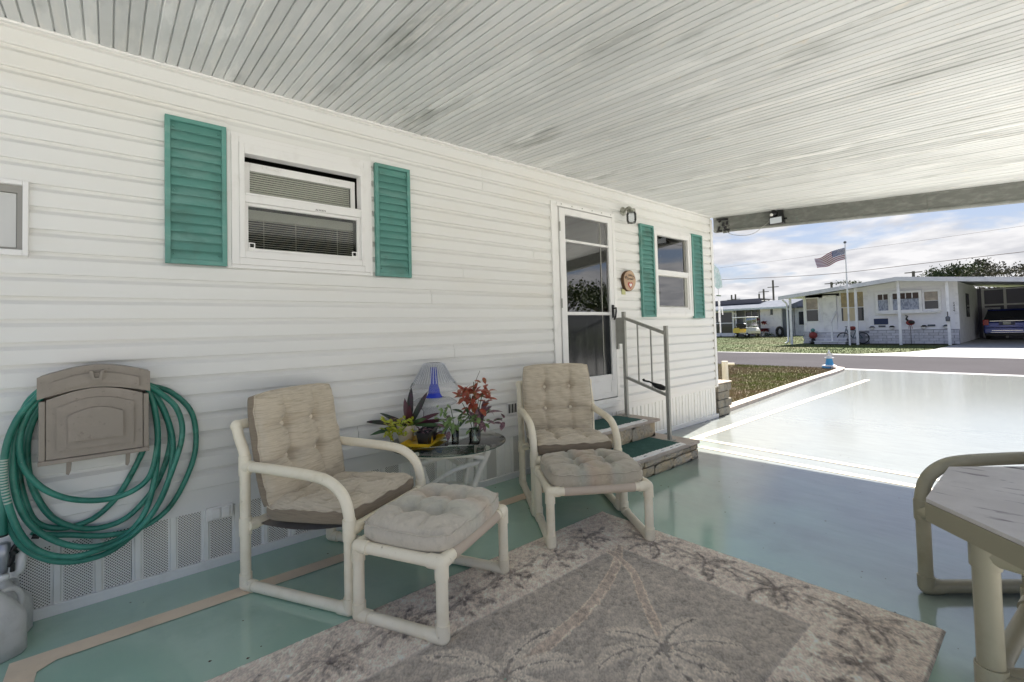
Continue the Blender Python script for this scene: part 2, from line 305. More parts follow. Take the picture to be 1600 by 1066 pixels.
b = MB(); b.prism([(21.4, -120), (21.75, -120), (23.3, 160), (22.9, 160)], -.1, -.02, lambda u, v, t: (u, v, t)); struct(b.build('far_kerb_strip', m_conc))
sheet('lawn_verge', [(6.5, 3.2), (15.25, 3.6), (15.4, 4.3), (15.4, 60), (6.5, 60)], -.02, m_soil)
b = MB(); k0 = [Vector((x, y, 0)) for x, y in kerbc]; k0 = catmull(k0, 5)
for i in range(len(k0)-1):
    a, c = k0[i], k0[i+1]; n1 = Vector((-(c-a).y, (c-a).x, 0)).normalized()*.17
    b.add([a+Vector((0, 0, -.05)), c+Vector((0, 0, -.05)), c+Vector((0, 0, .055)), a+Vector((0, 0, .055)), a+n1+Vector((0, 0, -.05)), c+n1+Vector((0, 0, -.05)), c+n1+Vector((0, 0, .05)), a+n1+Vector((0, 0, .05))], [(0,1,2,3),(3,2,6,7),(5,4,7,6)])
struct(b.build('edging_kerb', m_kerb))
sheet('neighbour_driveway', [(21.7, -6), (21.72, 6.2), (22.6, 5.3), (24.5, 4.1), (27, 3.6), (32.2, 3.45), (45, 3.35), (45, -6)], -.022, m_conc)

m_bounce = mat('bounce_shell', (.80, .78, .73), .9, var=[(3, I3, (.70, .67, .60), .45, .7), (50, I3, (.55, .52, .46), .6, .8)], bump=[(60, I3, .5, .01)])  # both unseen shell yards are added to bounce sunlight under the roof
sheet('bounce_yard', [(-14, -14), (15.0, -14), (15.0, -.86), (-14, -.86)], -.02, m_bounce)
sheet('rear_bounce_yard', [(-14, -.86), (-2.21, -.86), (-2.21, 3.1), (-14, 3.1)], -.02, m_bounce)
# painted lines on the slab
def pline(pts, w, z=.0035):
    b = MB(); P = [Vector((x, y, z)) for x, y in pts]
    for i in range(len(P)-1):
        t = (P[i+1]-P[i]).normalized(); n_ = Vector((-t.y, t.x, 0))*w/2; b.quad(P[i]-n_-t*w*.0, P[i+1]-n_+t*w*.0, P[i+1]+n_, P[i]+n_)
    return struct(b.build('painted_line', m_line))
pline([(-.16, 2.775), (5.2, 2.775), (12.6, 2.80)], .10)
pline([(5.105, 2.72), (5.05, -.85)], .075)
pline([(4.79, 2.56), (4.735, -.85)], .075)
b = MB(); b.add([(-.305, 2.825, .0035), (-.16, 2.825, .0035), (-.16, 2.725, .0035), (-.215, 2.68, .0035), (-.29, -.85, .0035), (-.39, -.85, .0035)], [(0, 5, 4, 3, 2, 1)]); struct(b.build('painted_line', m_line))
# expansion joints in the slab
b = MB()
b.box(14.93, 15.06, -.85, 4.0, -.06, -.055)
struct(b.build('slab_joint', m_dark))

# grass blades: uncountable cover
def grass(name, n, region, zb, h, m, wdt=.012, label=''):
    xs = np.empty((n*3, 3)); k = 0; pts = []
    while len(pts) < n:
        p = region()
        if p: pts.append(p)
    p = np.array(pts); a = np.random.rand(n)*2*PI; hh = h*(.5+np.random.rand(n)); ln = (np.random.rand(n, 2)-.5)*h*1.2; ww = wdt*(.6+.8*np.random.rand(n))
    xs[0::3] = np.c_[p[:, 0]-np.cos(a)*ww, p[:, 1]-np.sin(a)*ww, np.full(n, zb)]; xs[1::3] = np.c_[p[:, 0]+np.cos(a)*ww, p[:, 1]+np.sin(a)*ww, np.full(n, zb)]; xs[2::3] = np.c_[p[:, 0]+ln[:, 0], p[:, 1]+ln[:, 1], zb+hh]
    me = bpy.data.meshes.new(name); me.from_pydata(xs.tolist(), [], np.arange(n*3).reshape(n, 3).tolist()); me.materials.append(m)
    o = bpy.data.objects.new(name, me); COL.objects.link(o); o['kind'] = 'stuff'; o['label'] = label; o['category'] = 'grass'; return o
def kerb_y(x):
    for (x0, y0), (x1, y1) in zip(kerbc, kerbc[1:]):
        if x0 <= x <= x1: return y0+(y1-y0)*(x-x0)/(x1-x0)
    return 4.2
def r1():
    x = 6.9 + 8.5*random.random()**1.3; y = 3.4 + 8*random.random()
    return (x, y) if y > kerb_y(x)+.17 and y < 3.4+(x-5)*1.05 else None
grass('grass_patch', 90000, r1, -.02, .035, m_blade, .006, 'short dry brown and green grass between driveway kerb and road')
def r2():
    x = 22.6 + 27*random.random()**1.2; y = -1 + 30*random.random()
    return None if (x < 33.5 and y < 3.6) or (y < 5.3-(x-22.6)*.6 and x < 28) or (31.6 < x < 34.5 and y < 11) else (x, y)
grass('lawn_grass', 90000, r2, -.06, .035, m_blade2, .011, 'mown green lawn beyond the road in front of the houses')

# ================================================================== MOBILE HOME
home = thing('mobile_home', 'white vinyl sided mobile home with teal shutters filling the left of the picture', 'mobile home', (0, W, 0))
XR = 6.47; XL = -2.6
lines = [.457 + .1055*k for k in range(9)]
while lines[-1] < 2.80: lines.append(lines[-1]+.1085)
openings = [(-1.15, -.29, 1.71, 2.06), (.535, 1.415, 1.715, 2.515), (3.24, 4.215, .46, 2.53), (4.97, 5.86, 1.43, 2.49)]
def plank_mesh(x0, x1, z0, h, yy=0.0):
    b = MB(); pf = [(.012, z0), (-.017, z0), (-.0195, z0+.004), (-.0190, z0+h*.66), (-.0035, z0+h*.84), (.001, z0+h+.006), (.012, z0+h+.006)]
    b.prism([(u, v) for u, v in pf], x0, x1, lambda u, v, t: (t, W+u+yy, v)); return b
joints = {19: 2.42, 20: 2.42, 3: 2.9, 8: 4.6, 12: 2.2, 15: 5.4, 10: 1.9, 6: 2.1, 1: 1.3, 14: 3.0}
for k in range(len(lines)-1):
    z0, z1 = lines[k], lines[k+1]; segs = [(XL, XR-.03)]
    cuts = [(o[0], o[1]) for o in openings if o[2] < z1-.02 and o[3] > z0+.02]
    if k in joints: cuts.append((joints[k]-.0015, joints[k]+.0015))
    for c0, c1 in cuts:
        ns = []
        for s0, s1 in segs:
            if c1 <= s0 or c0 >= s1: ns.append((s0, s1)); continue
            if c0 > s0: ns.append((s0, c0))
            if c1 < s1: ns.append((c1, s1))
        segs = ns
    for s0, s1 in segs:
        if s1-s0 > .01: plank_mesh(s0, s1, z0, z1-z0, (random.random()-.5)*.001).build('siding_plank', m_siding, home)
    for o_ in openings:
        if o_[2] < z1-.02 and o_[3] > z0+.02:
            for lo_z, hi_z in ((z0, o_[2]), (o_[3], z1)):
                if hi_z-lo_z > .012:
                    b = MB(); hh_ = z1-z0; prof_ = lambda z: -.0145 if z-z0 < hh_*.60 else (-.0145+.0125*min(1, (z-z0-hh_*.6)/(hh_*.26)))
                    zs_ = [lo_z] + [z for z in (z0+hh_*.6, z0+hh_*.86) if lo_z < z < hi_z] + [hi_z+(.006 if hi_z == z1 else 0)]
                    b.prism([(.012, lo_z)] + [(prof_(z), z) for z in zs_] + [(.012, zs_[-1])], o_[0], o_[1], lambda u, v, t: (t, W+u, v)); b.build('siding_plank', m_siding, home)
# sub-sheathing, interior box, side wall
b = MB()
b.box(XL, XR-.02, W+.16, W+3.9, .30, .45); b.box(XL, XR-.02, W+3.7, W+3.9, .45, 2.9); b.box(XL, XR-.02, W+.012, W+3.9, 2.86, 3.0)
xs = sorted({XL, XR-.02} | {o[0] for o in openings} | {o[1] for o in openings})
for a, c in zip(xs, xs[1:]):
    op = [o for o in openings if o[0] <= (a+c)/2 <= o[1]]
    if op: b.box(a, c, W+.013, W+.05, .33, op[0][2]); b.box(a, c, W+.013, W+.05, op[0][3], 2.86)
    else: b.box(a, c, W+.013, W+.05, .33, 2.86)
b.box(2.4, 2.46, W+.05, W+3.7, .45, 2.86)
b.build('wall_core', m_dark, home)
b = MB()
for k in range(len(lines)-1):
    z0, h = lines[k], lines[k+1]-lines[k]
    b.prism([(.0, z0), (.014, z0), (.014, z0+h*.6), (.001, z0+h+.004), (0, z0+h+.004)], W+.05, W+3.95, lambda u, v, t: (XR+u, t, v))
b.box(XR-.01, XR, W+.05, W+3.95, 0, 3.0)
b.build('end_wall', m_siding, home)
b = MB(); b.box(XR-.035, XR+.025, W-.022, W+.04, .43, 2.78); b.build('corner_post', m_trim, home, bevel=.004)
MB().box(XR-.050, XR-.030, W-.021, W-.006, .45, 2.80).build('channel_shadow_gap', m_groove, home)
b = MB(); b.box(XL, XR+.02, W-.032, W+.01, 2.806, 2.822); b.build('ceiling_molding', m_trim, home, bevel=.003)
# bottom band, skirt
skt = lambda x: .330 + max(0, x-.6)*.0155
b = MB(); b.add([(XL, W-.006, skt(XL)), (.6, W-.006, skt(.6)), (XR, W-.006, skt(XR)), (XR, W-.006, .462), (.6, W-.006, .462), (XL, W-.006, .462)], [(0, 1, 4, 5), (1, 2, 3, 4)])
b.add([(XL, W-.006, skt(XL)), (.6, W-.006, skt(.6)), (XR, W-.006, skt(XR)), (XR, W+.01, skt(XR)), (.6, W+.01, skt(.6)), (XL, W+.01, skt(XL))], [(5, 4, 1, 0), (4, 3, 2, 1)])
b.build('skirt_band', m_siding, home)
b = MB(); b.box(XL, XR+.02, W-.012, W+.02, 0, .052); b.box(XL, XR+.02, W-.016, W-.012, .040, .052); b.build('skirt_rail', m_trim, home, bevel=.003)
x = -.515; i = 0
def solid(x): return x > 4.3
while x < XR-.05:
    w_ = .150; zt = .46
    pb = MB(); pb.box(x+.046, x+w_, W+.004, W+.010, .045, zt); pb.build('skirt_panel', m_skirt if solid(x) or (i % 2 == 0 and x > 1.6) else m_perf, home)
    rb = MB(); z0_, z1_ = .045, zt
    rb.prism([(x-.002, .006), (x+.008, .004), (x+.013, -.005), (x+.034, -.005), (x+.039, .004), (x+.050, .006), (x+.050, .012), (x-.002, .012)], z0_, z1_, lambda u, v, t: (u, W+v, t)); rb.build('skirt_rib', m_skirt, home)
    if solid(x) or x > 1.6 and i % 2 == 0:
        rb = MB(); xx = x+.09; rb.prism([(xx, .006), (xx+.004, -.001), (xx+.018, -.001), (xx+.022, .006)], z0_, z1_, lambda u, v, t: (u, W+v, t)); rb.build('skirt_rib', m_skirt, home)
    x += w_ + (.0 if i % 3 else .004); i += 1
for x in (-.9, -1.3, -1.7, -2.1): MB().box(x, x+.36, W+.002, W+.012, .045, .44).build('skirt_panel', m_perf, home)

# ---- shutters
def shutter(x0, x1, z0, z1, n):
    fr = .024; y0, y1 = W-.048, W-.016
    b = MB(); b.box(x0, x0+fr, y0, y1, z0, z1); b.box(x1-fr, x1, y0, y1, z0, z1); b.box(x0+fr, x1-fr, y0, y1, z1-fr, z1); b.box(x0+fr, x1-fr, y0, y1, z0, z0+fr)
    b.box(x0+fr, x1-fr, y1-.004, y1, z0+fr, z1-fr)
    s = b.build('shutter', m_teal, home, bevel=.002)
    h = (z1-z0-2*fr)/n
    for i in range(n):
        za_ = z0+fr+i*h; lb = MB(); lb.prism([(y0+.004, za_+.001), (y0+.006, za_-.001), (y1-.005, za_+h+.004), (y1-.005, za_+h*.6)], x0+fr, x1-fr, lambda u, v, t: (t, u, v)); lb.build('slat', m_teal, s)
    mb = MB()
    for (sx, sz) in ((x0+fr+.015, z0+fr+.03), (x1-fr-.015, z0+fr+.03), (x0+fr+.015, z1-fr-.03), (x1-fr-.015, z1-fr-.03), (x0+fr+.015, (z0+z1)/2), (x1-fr-.015, (z0+z1)/2)): mb.ball((sx, y0+.010, sz), .0055, 8, 5)
    mb.build('screw', m_teal, s)
shutter(.233, .524, 1.713, 2.530, 15); shutter(1.442, 1.718, 1.708, 2.520, 15)
shutter(4.692, 4.966, 1.408, 2.50, 19); shutter(5.868, 6.142, 1.39, 2.512, 19)

# ---- kitchen window (left)
b = MB(); X0, X1, Z0, Z1 = .527, 1.420, 1.708, 2.522; gx0, gx1, gz0, gz1 = .618, 1.335, 1.812, 2.400
def ring(b, a, c, y0, y1):
    (x0, x1, z0, z1), (u0, u1, w0, w1) = a, c
    b.box(x0, u0, y0, y1, z0, z1); b.box(u1, x1, y0, y1, z0, z1); b.box(u0, u1, y0, y1, w1, z1); b.box(u0, u1, y0, y1, z0, w0)
ring(b, (X0, X1, Z0, Z1), (X0+.022, X1-.022, Z0+.022, Z1-.022), W-.030, W+.02)
ring(b, (X0+.022, X1-.022, Z0+.022, Z1-.022), (X0+.062, X1-.062, Z0+.062, Z1-.062), W-.038, W+.02)
ring(b, (X0+.062, X1-.062, Z0+.062, Z1-.062), (gx0, gx1, gz0, gz1), W-.046, W+.03)
win = b.build('window', m_wtrim, home, bevel=.003)
b = MB(); b.box(gx0, gx1, W-.040, W+.035, 2.108, 2.166); b.box(gx0, gx1, W-.047, W-.040, 2.150, 2.164); b.build('meeting_rail', m_wtrim, win, bevel=.003)
b = MB(); ring(b, (gx0, gx1, gz0, 2.108), (gx0+.022, gx1-.022, gz0+.022, 2.108-.018), W-.022, W+.0); b.build('lower_sash', m_wtrim, win, bevel=.002)
b = MB(); ring(b, (gx0+.012, gx1-.012, 2.166, gz1-.028), (gx0+.042, gx1-.042, 2.176, gz1-.078), W+.03, W+.05); 
for cx in (.78, 1.17): b.box(cx-.05, cx+.05, W+.024, W+.03, gz1-.055, gz1-.035); b.box(cx-.028, cx+.028, W+.016, W+.024, gz1-.052, gz1-.040)
b.build('upper_sash', m_wtrim, win, bevel=.002)
MB().box(gx0+.042, gx1-.042, W+.036, W+.040, 2.176, gz1-.078).build('pane', m_pane, win)
MB().box(gx0+.022, gx1-.022, W-.010, W-.006, gz0+.022, 2.09).build('pane', m_pane, win)
MB().box(gx0+.022, gx1-.022, W+.045, W+.085, 2.025, 2.085).build('blind_headrail', m_roller, win, bevel=.006)
for i in range(15):
    z = gz0+.02+i*.0142; b = MB(); b.add([(gx0+.02, W+.052, z), (gx1-.02, W+.052, z), (gx1-.02, W+.062, z+.0055), (gx0+.02, W+.062, z+.0055)], [(0, 1, 2, 3)]); b.build('blind_slat', m_blind, win)
for i in range(13):
    z = 2.18+i*.0140; b = MB(); b.add([(gx0+.04, W+.060, z), (gx1-.04, W+.060, z), (gx1-.04, W+.066, z+.0125), (gx0+.04, W+.066, z+.0125)], [(0, 1, 2, 3)]); b.build('blind_slat', m_blind, win)
b = MB()
for cx in (.74, .93, 1.20): b.tube([(cx, W+.050, gz0), (cx, W+.050, 2.04)], .0014, 5)
b.build('blind_cord', m_blind, win)
b = MB()
for cx in (gx0+.024, gx1-.058): ring(b, (cx, cx+.034, gz0+.022, gz0+.056), (cx+.006, cx+.028, gz0+.028, gz0+.050), W-.020, W-.014)
b.build('sash_latch', m_wtrim, win)
mtx = Matrix.Translation((1.06, W-.0412, 2.118)) @ Matrix.Rotation(PI/2, 4, 'X')
text('ALWAYS', 'maker_stamp', m_black, win, mtx, .017, .0004)

# ---- partly seen window at far left
b = MB(); ring(b, (-1.16, -.286, 1.708, 2.062), (-1.13, -.306, 1.735, 2.040), W-.034, W+.02); w3 = b.build('window', m_wtrim, home, bevel=.003)
b = MB(); ring(b, (-1.13, -.306, 1.735, 2.040), (-1.11, -.326, 1.745, 2.005), W-.01, W+.02); b.build('sash', mat('dull_aluminium', (.30, .29, .27), .5), w3)
MB().box(-1.11, -.328, W-.004, W, 1.747, 2.003).build('pane', mat('frosted_pane', (.58, .58, .57), .35), w3, bevel=.012)

# ---- window by the door
b = MB(); X0, X1, Z0, Z1 = 4.968, 5.866, 1.418, 2.502
ring(b, (X0, X1, Z0, Z1), (5.055, 5.775, 1.50, 2.412), W-.034, W+.03); ring(b, (X0+.02, X1-.02, Z0+.02, Z1-.02), (X0+.045, X1-.045, Z0+.045, Z1-.045), W-.042, W-.034)
w2 = b.build('window', m_wtrim, home, bevel=.003)
b = MB(); b.box(5.055, 5.775, W-.03, W+.02, 1.935, 1.985); ring(b, (5.055, 5.775, 1.50, 1.935), (5.075, 5.755, 1.53, 1.92), W-.02, W+.0); b.build('sash', m_wtrim, w2, bevel=.002)
b = MB(); ring(b, (5.075, 5.755, 1.53, 1.92), (5.085, 5.70, 1.545, 1.91), W-.012, W+.008); b.box(5.72, 5.73, W-.012, W, 1.985, 2.41); b.build('screen_frame', m_rail, w2)
MB().box(5.055, 5.775, W+.0, W+.004, 1.985, 2.412).build('pane', m_pane2, w2)
MB().box(5.085, 5.70, W-.004, W, 1.545, 1.91).build('pane', m_pane2, w2)
MB().box(5.0, 5.9, W+.35, W+.36, 1.4, 2.5).build('curtain', mat('curtain_dark', (.10, .10, .10), .9, var=[(5, (3, 1, .5), (.2, .2, .2), .5, .7)]), w2)

# ---- storm door
b = MB(); ring(b, (3.232, 4.222, .505, 2.540), (3.275, 4.175, .545, 2.497), W-.036, W+.03); b.box(3.275, 3.330, W-.028, W+.02, .545, 2.497)
b.box(3.30, 4.18, W-.046, W-.036, 2.497, 2.532); b.box(4.222, 4.252, W-.012, W+.01, .50, 2.50)
door = b.build('storm_door', m_trim, home, bevel=.003)
MB().box(3.24, 4.22, W-.05, W+.03, .458, .505).build('threshold', m_trim, home, bevel=.003)
b = MB()
b.box(3.338, 3.416, W-.040, W-.008, .555, 2.488); b.box(4.095, 4.165, W-.040, W-.008, .555, 2.488); b.box(3.416, 4.095, W-.040, W-.008, 2.425, 2.488)
b.box(3.416, 4.095, W-.038, W-.010, 1.430, 1.462); b.box(3.416, 4.095, W-.038, W-.010, 2.158, 2.180); b.box(3.416, 4.095, W-.040, W-.008, .555, .735)
b.box(3.416, 4.095, W-.036, W-.012, .735, .80)
b.build('door_leaf', m_wtrim, door, bevel=.003)
b = MB(); ring(b, (3.43, 4.08, .60, .725), (3.445, 4.065, .615, .710), W-.044, W-.040); b.build('kick_panel', m_wtrim, door)
MB().box(3.416, 4.095, W-.020, W-.016, 1.462, 2.158).build('pane', m_pane2, door)
MB().box(3.416, 4.095, W-.022, W-.018, 2.180, 2.425).build('pane', m_pane2, door)
MB().box(3.416, 4.095, W-.022, W-.018, .80, 1.430).build('screen', mat('screen_over_glass', (.022, .024, .027), .12, spec=.35, var=[(6, (1, 1, .4), (.04, .042, .046), .5, .72)]), door)
b = MB(); b.box(3.97, 3.978, W-.026, W-.022, .80, 2.425); b.build('screen_spline', m_rail, door)
b = MB(); b.box(4.112, 4.145, W-.052, W-.040, 1.40, 1.54); b.tube([(4.128, W-.05, 1.50), (4.128, W-.085, 1.505), (4.120, W-.092, 1.47), (4.112, W-.088, 1.41), (4.11, W-.07, 1.38)], .010, 8); b.build('handle', m_black, door, bevel=.004)
b = MB()
for z in (.8, 1.5, 2.25): b.tube([(3.334, W-.046, z), (3.334, W-.046, z+.09)], .007, 8)
b.build('hinge', m_rail, door)
b = MB()
for i in range(6): b.ball((3.36+i*.155, W-.049, 2.517), .006, 6, 4)
b.build('screw', m_rail, door)
b = MB(); b.box(3.2, 4.3, W+1.2, W+1.22, .46, 2.6); b.build('inner_wall', mat('dim_wall', (.22, .20, .18), .9), home)

# ---- wall vent, outlet, spigot
b = MB(); b.box(2.630, 2.738, W-.024, W-.012, .562, .664); v = b.build('wall_vent', m_wtrim, home)
for i in range(5): MB().box(2.642+i*.019, 2.653+i*.019, W-.028, W-.0235, .575, .652).build('louver', m_blackr if i % 2 == 0 else m_rail, v)
b = MB(); b.box(.413, .546, W-.022, W-.004, .268, .342); ob = b.build('outlet_box', m_trim, home, bevel=.003)
for x0 in (.440, .487): MB().box(x0, x0+.042, W-.034, W-.022, .277, .334).build('outlet_cover', m_trim, ob, bevel=.005)

# ---- awning on the end wall, above its own window
aw = thing('window_awning', 'pale teal and white scalloped awning past the corner post of the mobile home', 'awning', (XR, 4.3, 2.1))
b = MB(); prof = []
for i in range(9):
    a = i/8*PI/2; prof.append((XR+.02+1.86*math.sin(a)*.92, 2.43-.40*(1-math.cos(a))))
prof += [(XR+1.73+.02, 1.99)]
top = pY(1119, 411, 4.0)
ap = [(XR+.02, 2.62), (XR+.6, 2.60), (XR+1.2, 2.54), (XR+1.7, 2.44), (XR+1.98, 2.30), (XR+2.08, 2.12), (XR+2.09, 2.02)]
nx = 14
for j in range(nx):
    y0, y1 = 4.02+j*.13, 4.02+(j+1)*.13
    vs = []
    for (x, z) in ap: vs += [(x, y0, z), (x, y1, z)]
    zz_ = ap[-1][1]; vs += [(ap[-1][0], y0+.03, zz_-.05), (ap[-1][0], y1-.03, zz_-.05)]
    bb = MB(); bb.add(vs, [(2*i, 2*i+1, 2*i+3, 2*i+2) for i in range(len(ap))], True)
    bb.build('awning_strip', mat('awning_teal', (.30, .50, .46), .5, var=[(9, I3, (.5, .62, .6), .45, .65)]) if j % 2 == 0 else m_white, aw)
b = MB(); b.add([(x, 4.02, z) for x, z in ap] + [(XR+2.09, 4.02, 1.97), (XR+1.9, 4.02, 1.94), (XR+1.75, 4.02, 2.0), (XR+1.6, 4.02, 1.95), (XR+1.45, 4.02, 2.0), (XR+.02, 4.02, 2.0)], [tuple(range(len(ap)+6))])
b.build('end_panel', mat('awning_end', (.42, .55, .53), .5, var=[(14, I3, (.62, .66, .66), .45, .6), (26, I3, (.2, .25, .24), .6, .7)]), aw)

# ---- block planter at the corner
pl = thing('block_planter', 'grey split block planter box at the corner of the mobile home', 'planter', (6.75, 3.4, 0))
bm_ = MB().box(-.17, .17, -.055, .055, -.048, .048)
def brick_src(dx, dy, dz, m, parent, name='brick', rough=.008):
    b = MB(); n = 4
    b.box(-dx/2, dx/2, -dy/2, dy/2, -dz/2, dz/2); o = b.build(name, m, parent, bevel=min(.008, dz*.12), local=True); return o
src = brick_src(.345, .11, .105, m_brickg, pl); first = True
for r_ in range(4):
    z = .058 + r_*.112
    spots = [(6.70, 3.235, 0)] if r_ % 2 == 0 else [(6.61, 3.235, 0, .55), (6.82, 3.235, 0, .6)]
    spots += [(6.90, 3.38+j*.36+(0 if r_ % 2 else .03), PI/2) for j in range(4)]
    for sp in spots:
        l = (sp[0]-6.75+random.uniform(-.004, .004), sp[1]-3.4+random.uniform(-.004, .004), z)
        if first: src.location = l; first = False; o = src
        else: o = inst(src, l, pl)
        o.rotation_euler = (0, 0, sp[2]+random.uniform(-.01, .01)); 
        if len(sp) > 3: o.scale = (sp[3], 1, 1)
MB().box(6.52, 6.85, 3.29, 4.8, 0, .40).build('soil', mat('planter_soil', (.30, .22, .16), .95, bump=[(30, I3, .6, .02)]), pl)
b = MB(); b.box(6.52, 6.955, 3.18, 3.30, .452, .470); b.box(6.84, 6.955, 3.30, 4.8, .452, .470); b.build('capstone', mat('pale_cap', (.62, .52, .42), .8), pl, bevel=.004)
vp = thing('vent_pipe', 'short cream plastic pipe standing in the dry verge behind the block planter', 'pipe', (8.6, 4.22, 0))
MB().tube([(8.6, 4.05, -.05), (8.6, 4.05, .62)], .055, 14).build('pipe', m_pvc, vp)
MB().tube([(8.6, 4.05, .57), (8.66, 3.90, .57)], .02, 8).build('side_spout', m_pvc, vp)

# ================================================================== CARPORT ROOF
cp = thing('carport_roof', 'white carport roof of narrow grooved boards above the patio', 'carport', (2, 1, 2.7))
GS = .0579; BWD = .0545; YF = -.32  # unseen roof edges are drawn in to let more skylight onto the patio
zc = lambda y: 2.817 + (y-W)*GS
def boardmesh(w, gap=.0055):
    b = MB(); hw = w/2
    pf = [(-hw, .010), (-hw+gap*.5, .010), (-hw+gap*.6, .004), (-hw+gap, 0), (hw-gap, 0), (hw-gap*.5, .003), (hw-gap*.5, .010), (hw, .010), (hw, .016), (-hw, .016)]
    n = 6; ys = [W-.002+(YF-W)*i/n for i in range(n+1)]
    for i in range(n): 
        vs = [(u, ys[i]-1, zc(ys[i])+v-2.7) for u, v in pf] + [(u, ys[i+1]-1, zc(ys[i+1])+v-2.7) for u, v in pf]; k = len(pf)
        b.add(vs, [(j, (j+1) % k, k+(j+1) % k, k+j) for j in range(k)])
        if i == 0: b.add(vs[:k], [tuple(range(k))])
        if i == n-1: b.add(vs[k:], [tuple(range(k-1, -1, -1))])
    return b
bs = boardmesh(BWD).build('ceiling_board', m_ceil, cp, local=True); wide = boardmesh(BWD*1.05, .009).build('ceiling_board', m_ceil, cp, local=True)
x = -2.4; i = 0; used_b = used_w = False; x0r = -.308+BWD/2
k0_ = int(round((-.78-x0r)/BWD)); k1_ = int((7.12-x0r)/BWD)
for k in range(k0_, k1_):
    xx = x0r + k*BWD
    lw = (k % 6 == 3)
    if lw:
        o = wide if not used_w else inst(wide, (0, 0, 0), cp); used_w = True; o.location = (xx-2, 0, -.003)
    else:
        o = bs if not used_b else inst(bs, (0, 0, 0), cp); used_b = True; o.location = (xx-2, 0, random.uniform(-.0006, .0006))
b = MB()
for y0 in [W+.02+(YF-W-.1)*i/6 for i in range(6)]:
    y1 = y0+(YF-W-.1)/6; b.add([(-.82, y0, zc(y0)+.012), (7.1, y0, zc(y0)+.012), (7.1, y1, zc(y1)+.012), (-.82, y1, zc(y1)+.012), (-.82, y0, zc(y0)+.09), (7.1, y0, zc(y0)+.09), (7.1, y1, zc(y1)+.09), (-.82, y1, zc(y1)+.09)], [(0,3,2,1),(4,5,6,7),(0,1,5,4),(1,2,6,5),(2,3,7,6),(3,0,4,7)])
b.build('roof_deck', m_groove, cp)
# front gutter beam, slightly skewed
b = MB(); ya, yb = W-.01, YF-.1; xa = lambda y: 6.545 + (W-y)*.118
for y0, y1 in ((ya, .9), (.9, yb)):
    vs = []
    for y in (y0, y1):
        zt, zb = zc(y)-.002, zc(y)-.205; x = xa(y)
        for dx, dz in ((0, 0), (.012, -.02), (.012, -.165), (0, -.185), (.02, -.200), (.11, -.200), (.13, -.185), (.13, .12), (0, .12)): vs.append((x+dx, y, zt+dz))
    b.add(vs, [(j, (j+1) % 9, 9+(j+1) % 9, 9+j) for j in range(9)] + [tuple(range(9)), tuple(range(17, 8, -1))])
b.build('gutter_beam', m_beam, cp, bevel=.004)
b = MB(); b.box(-.82, 7.1, YF-.22, YF-.10, zc(YF)-.16, zc(YF)+.12); b.build('side_beam', m_beam, cp)
for x in (6.95, 3.4, -.7): MB().box(x-.04, x+.04, YF-.2, YF-.12, 0, zc(YF)-.155).build('post', m_trim, cp, bevel=.004)

# ---- flood light with cable and the loose bracket in the corner
fl = thing('flood_light', 'black twin flood light with white lens hanging on the gutter beam', 'flood light', (6.6, 2.3, 2.65))
def on(px, py, d=0): return pX(px, py, 6.62-d)
c = on(1214.5, 345)
b = MB(); b.box(c.x-.05, c.x+.02, c.y-.085, c.y+.085, c.z-.05, c.z+.05); hd = b.build('lamp_head', m_black, fl, bevel=.008)
MB().box(c.x-.053, c.x-.049, c.y-.070, c.y+.070, c.z-.040, c.z+.036).build('lens', mat('lamp_lens', (.66, .70, .76), .25), fl)
b = MB(); b.ball((c.x-.02, c.y+.035, c.z+.095), .048, 14, 9); b.build('sensor', m_black, fl)
MB().ball((c.x-.055, c.y+.045, c.z+.080), .022, 10, 6).build('sensor_eye', m_white, fl)
b = MB(); b.box(c.x-.01, c.x+.02, c.y-.075, c.y-.02, c.z+.02, c.z+.13); b.tube([(c.x, c.y-.10, c.z+.0), (c.x, c.y-.10, c.z+.02)], .018, 8); b.build('bracket', m_black, fl, bevel=.004)
wr = thing('corner_cables', 'black cable hooks and a thin drooping wire in the corner under the gutter beam', 'cable', (6.5, 3.0, 2.65))
b = MB(); P = [on(*q, .04) for q in ((1204, 342), (1199, 349), (1191, 355), (1181, 363), (1170, 367), (1158, 368), (1146, 367), (1138, 364), (1134, 358), (1141, 353), (1137, 347), (1130, 350), (1124, 345))]; b.tube(catmull(P, 5), .0035, 6); b.build('wire', m_rail, wr)
b = MB()
for q in (((1120, 343.5), (1137, 342.5)), ((1120, 362), (1128, 361)), ((1122, 361), (1123.5, 354)), ((1129, 353.5), (1130, 347.5)), ((1135.5, 351.5), (1136, 346)), ((1132, 360), (1133.5, 353)), ((1131, 360), (1140, 358.5)), ((1123, 347), (1126, 345))):
    b.tube([on(*q[0], .06), on(*q[1], .06)], .014, 6)
b.build('hook', m_black, wr)
b = MB(); a_, c_ = on(1130, 363.5, .03), on(1140, 361.5, .03); b.box(a_.x-.01, a_.x+.01, c_.y, a_.y, a_.z-.012, a_.z+.012); b.build('junction_box', m_beam, wr)

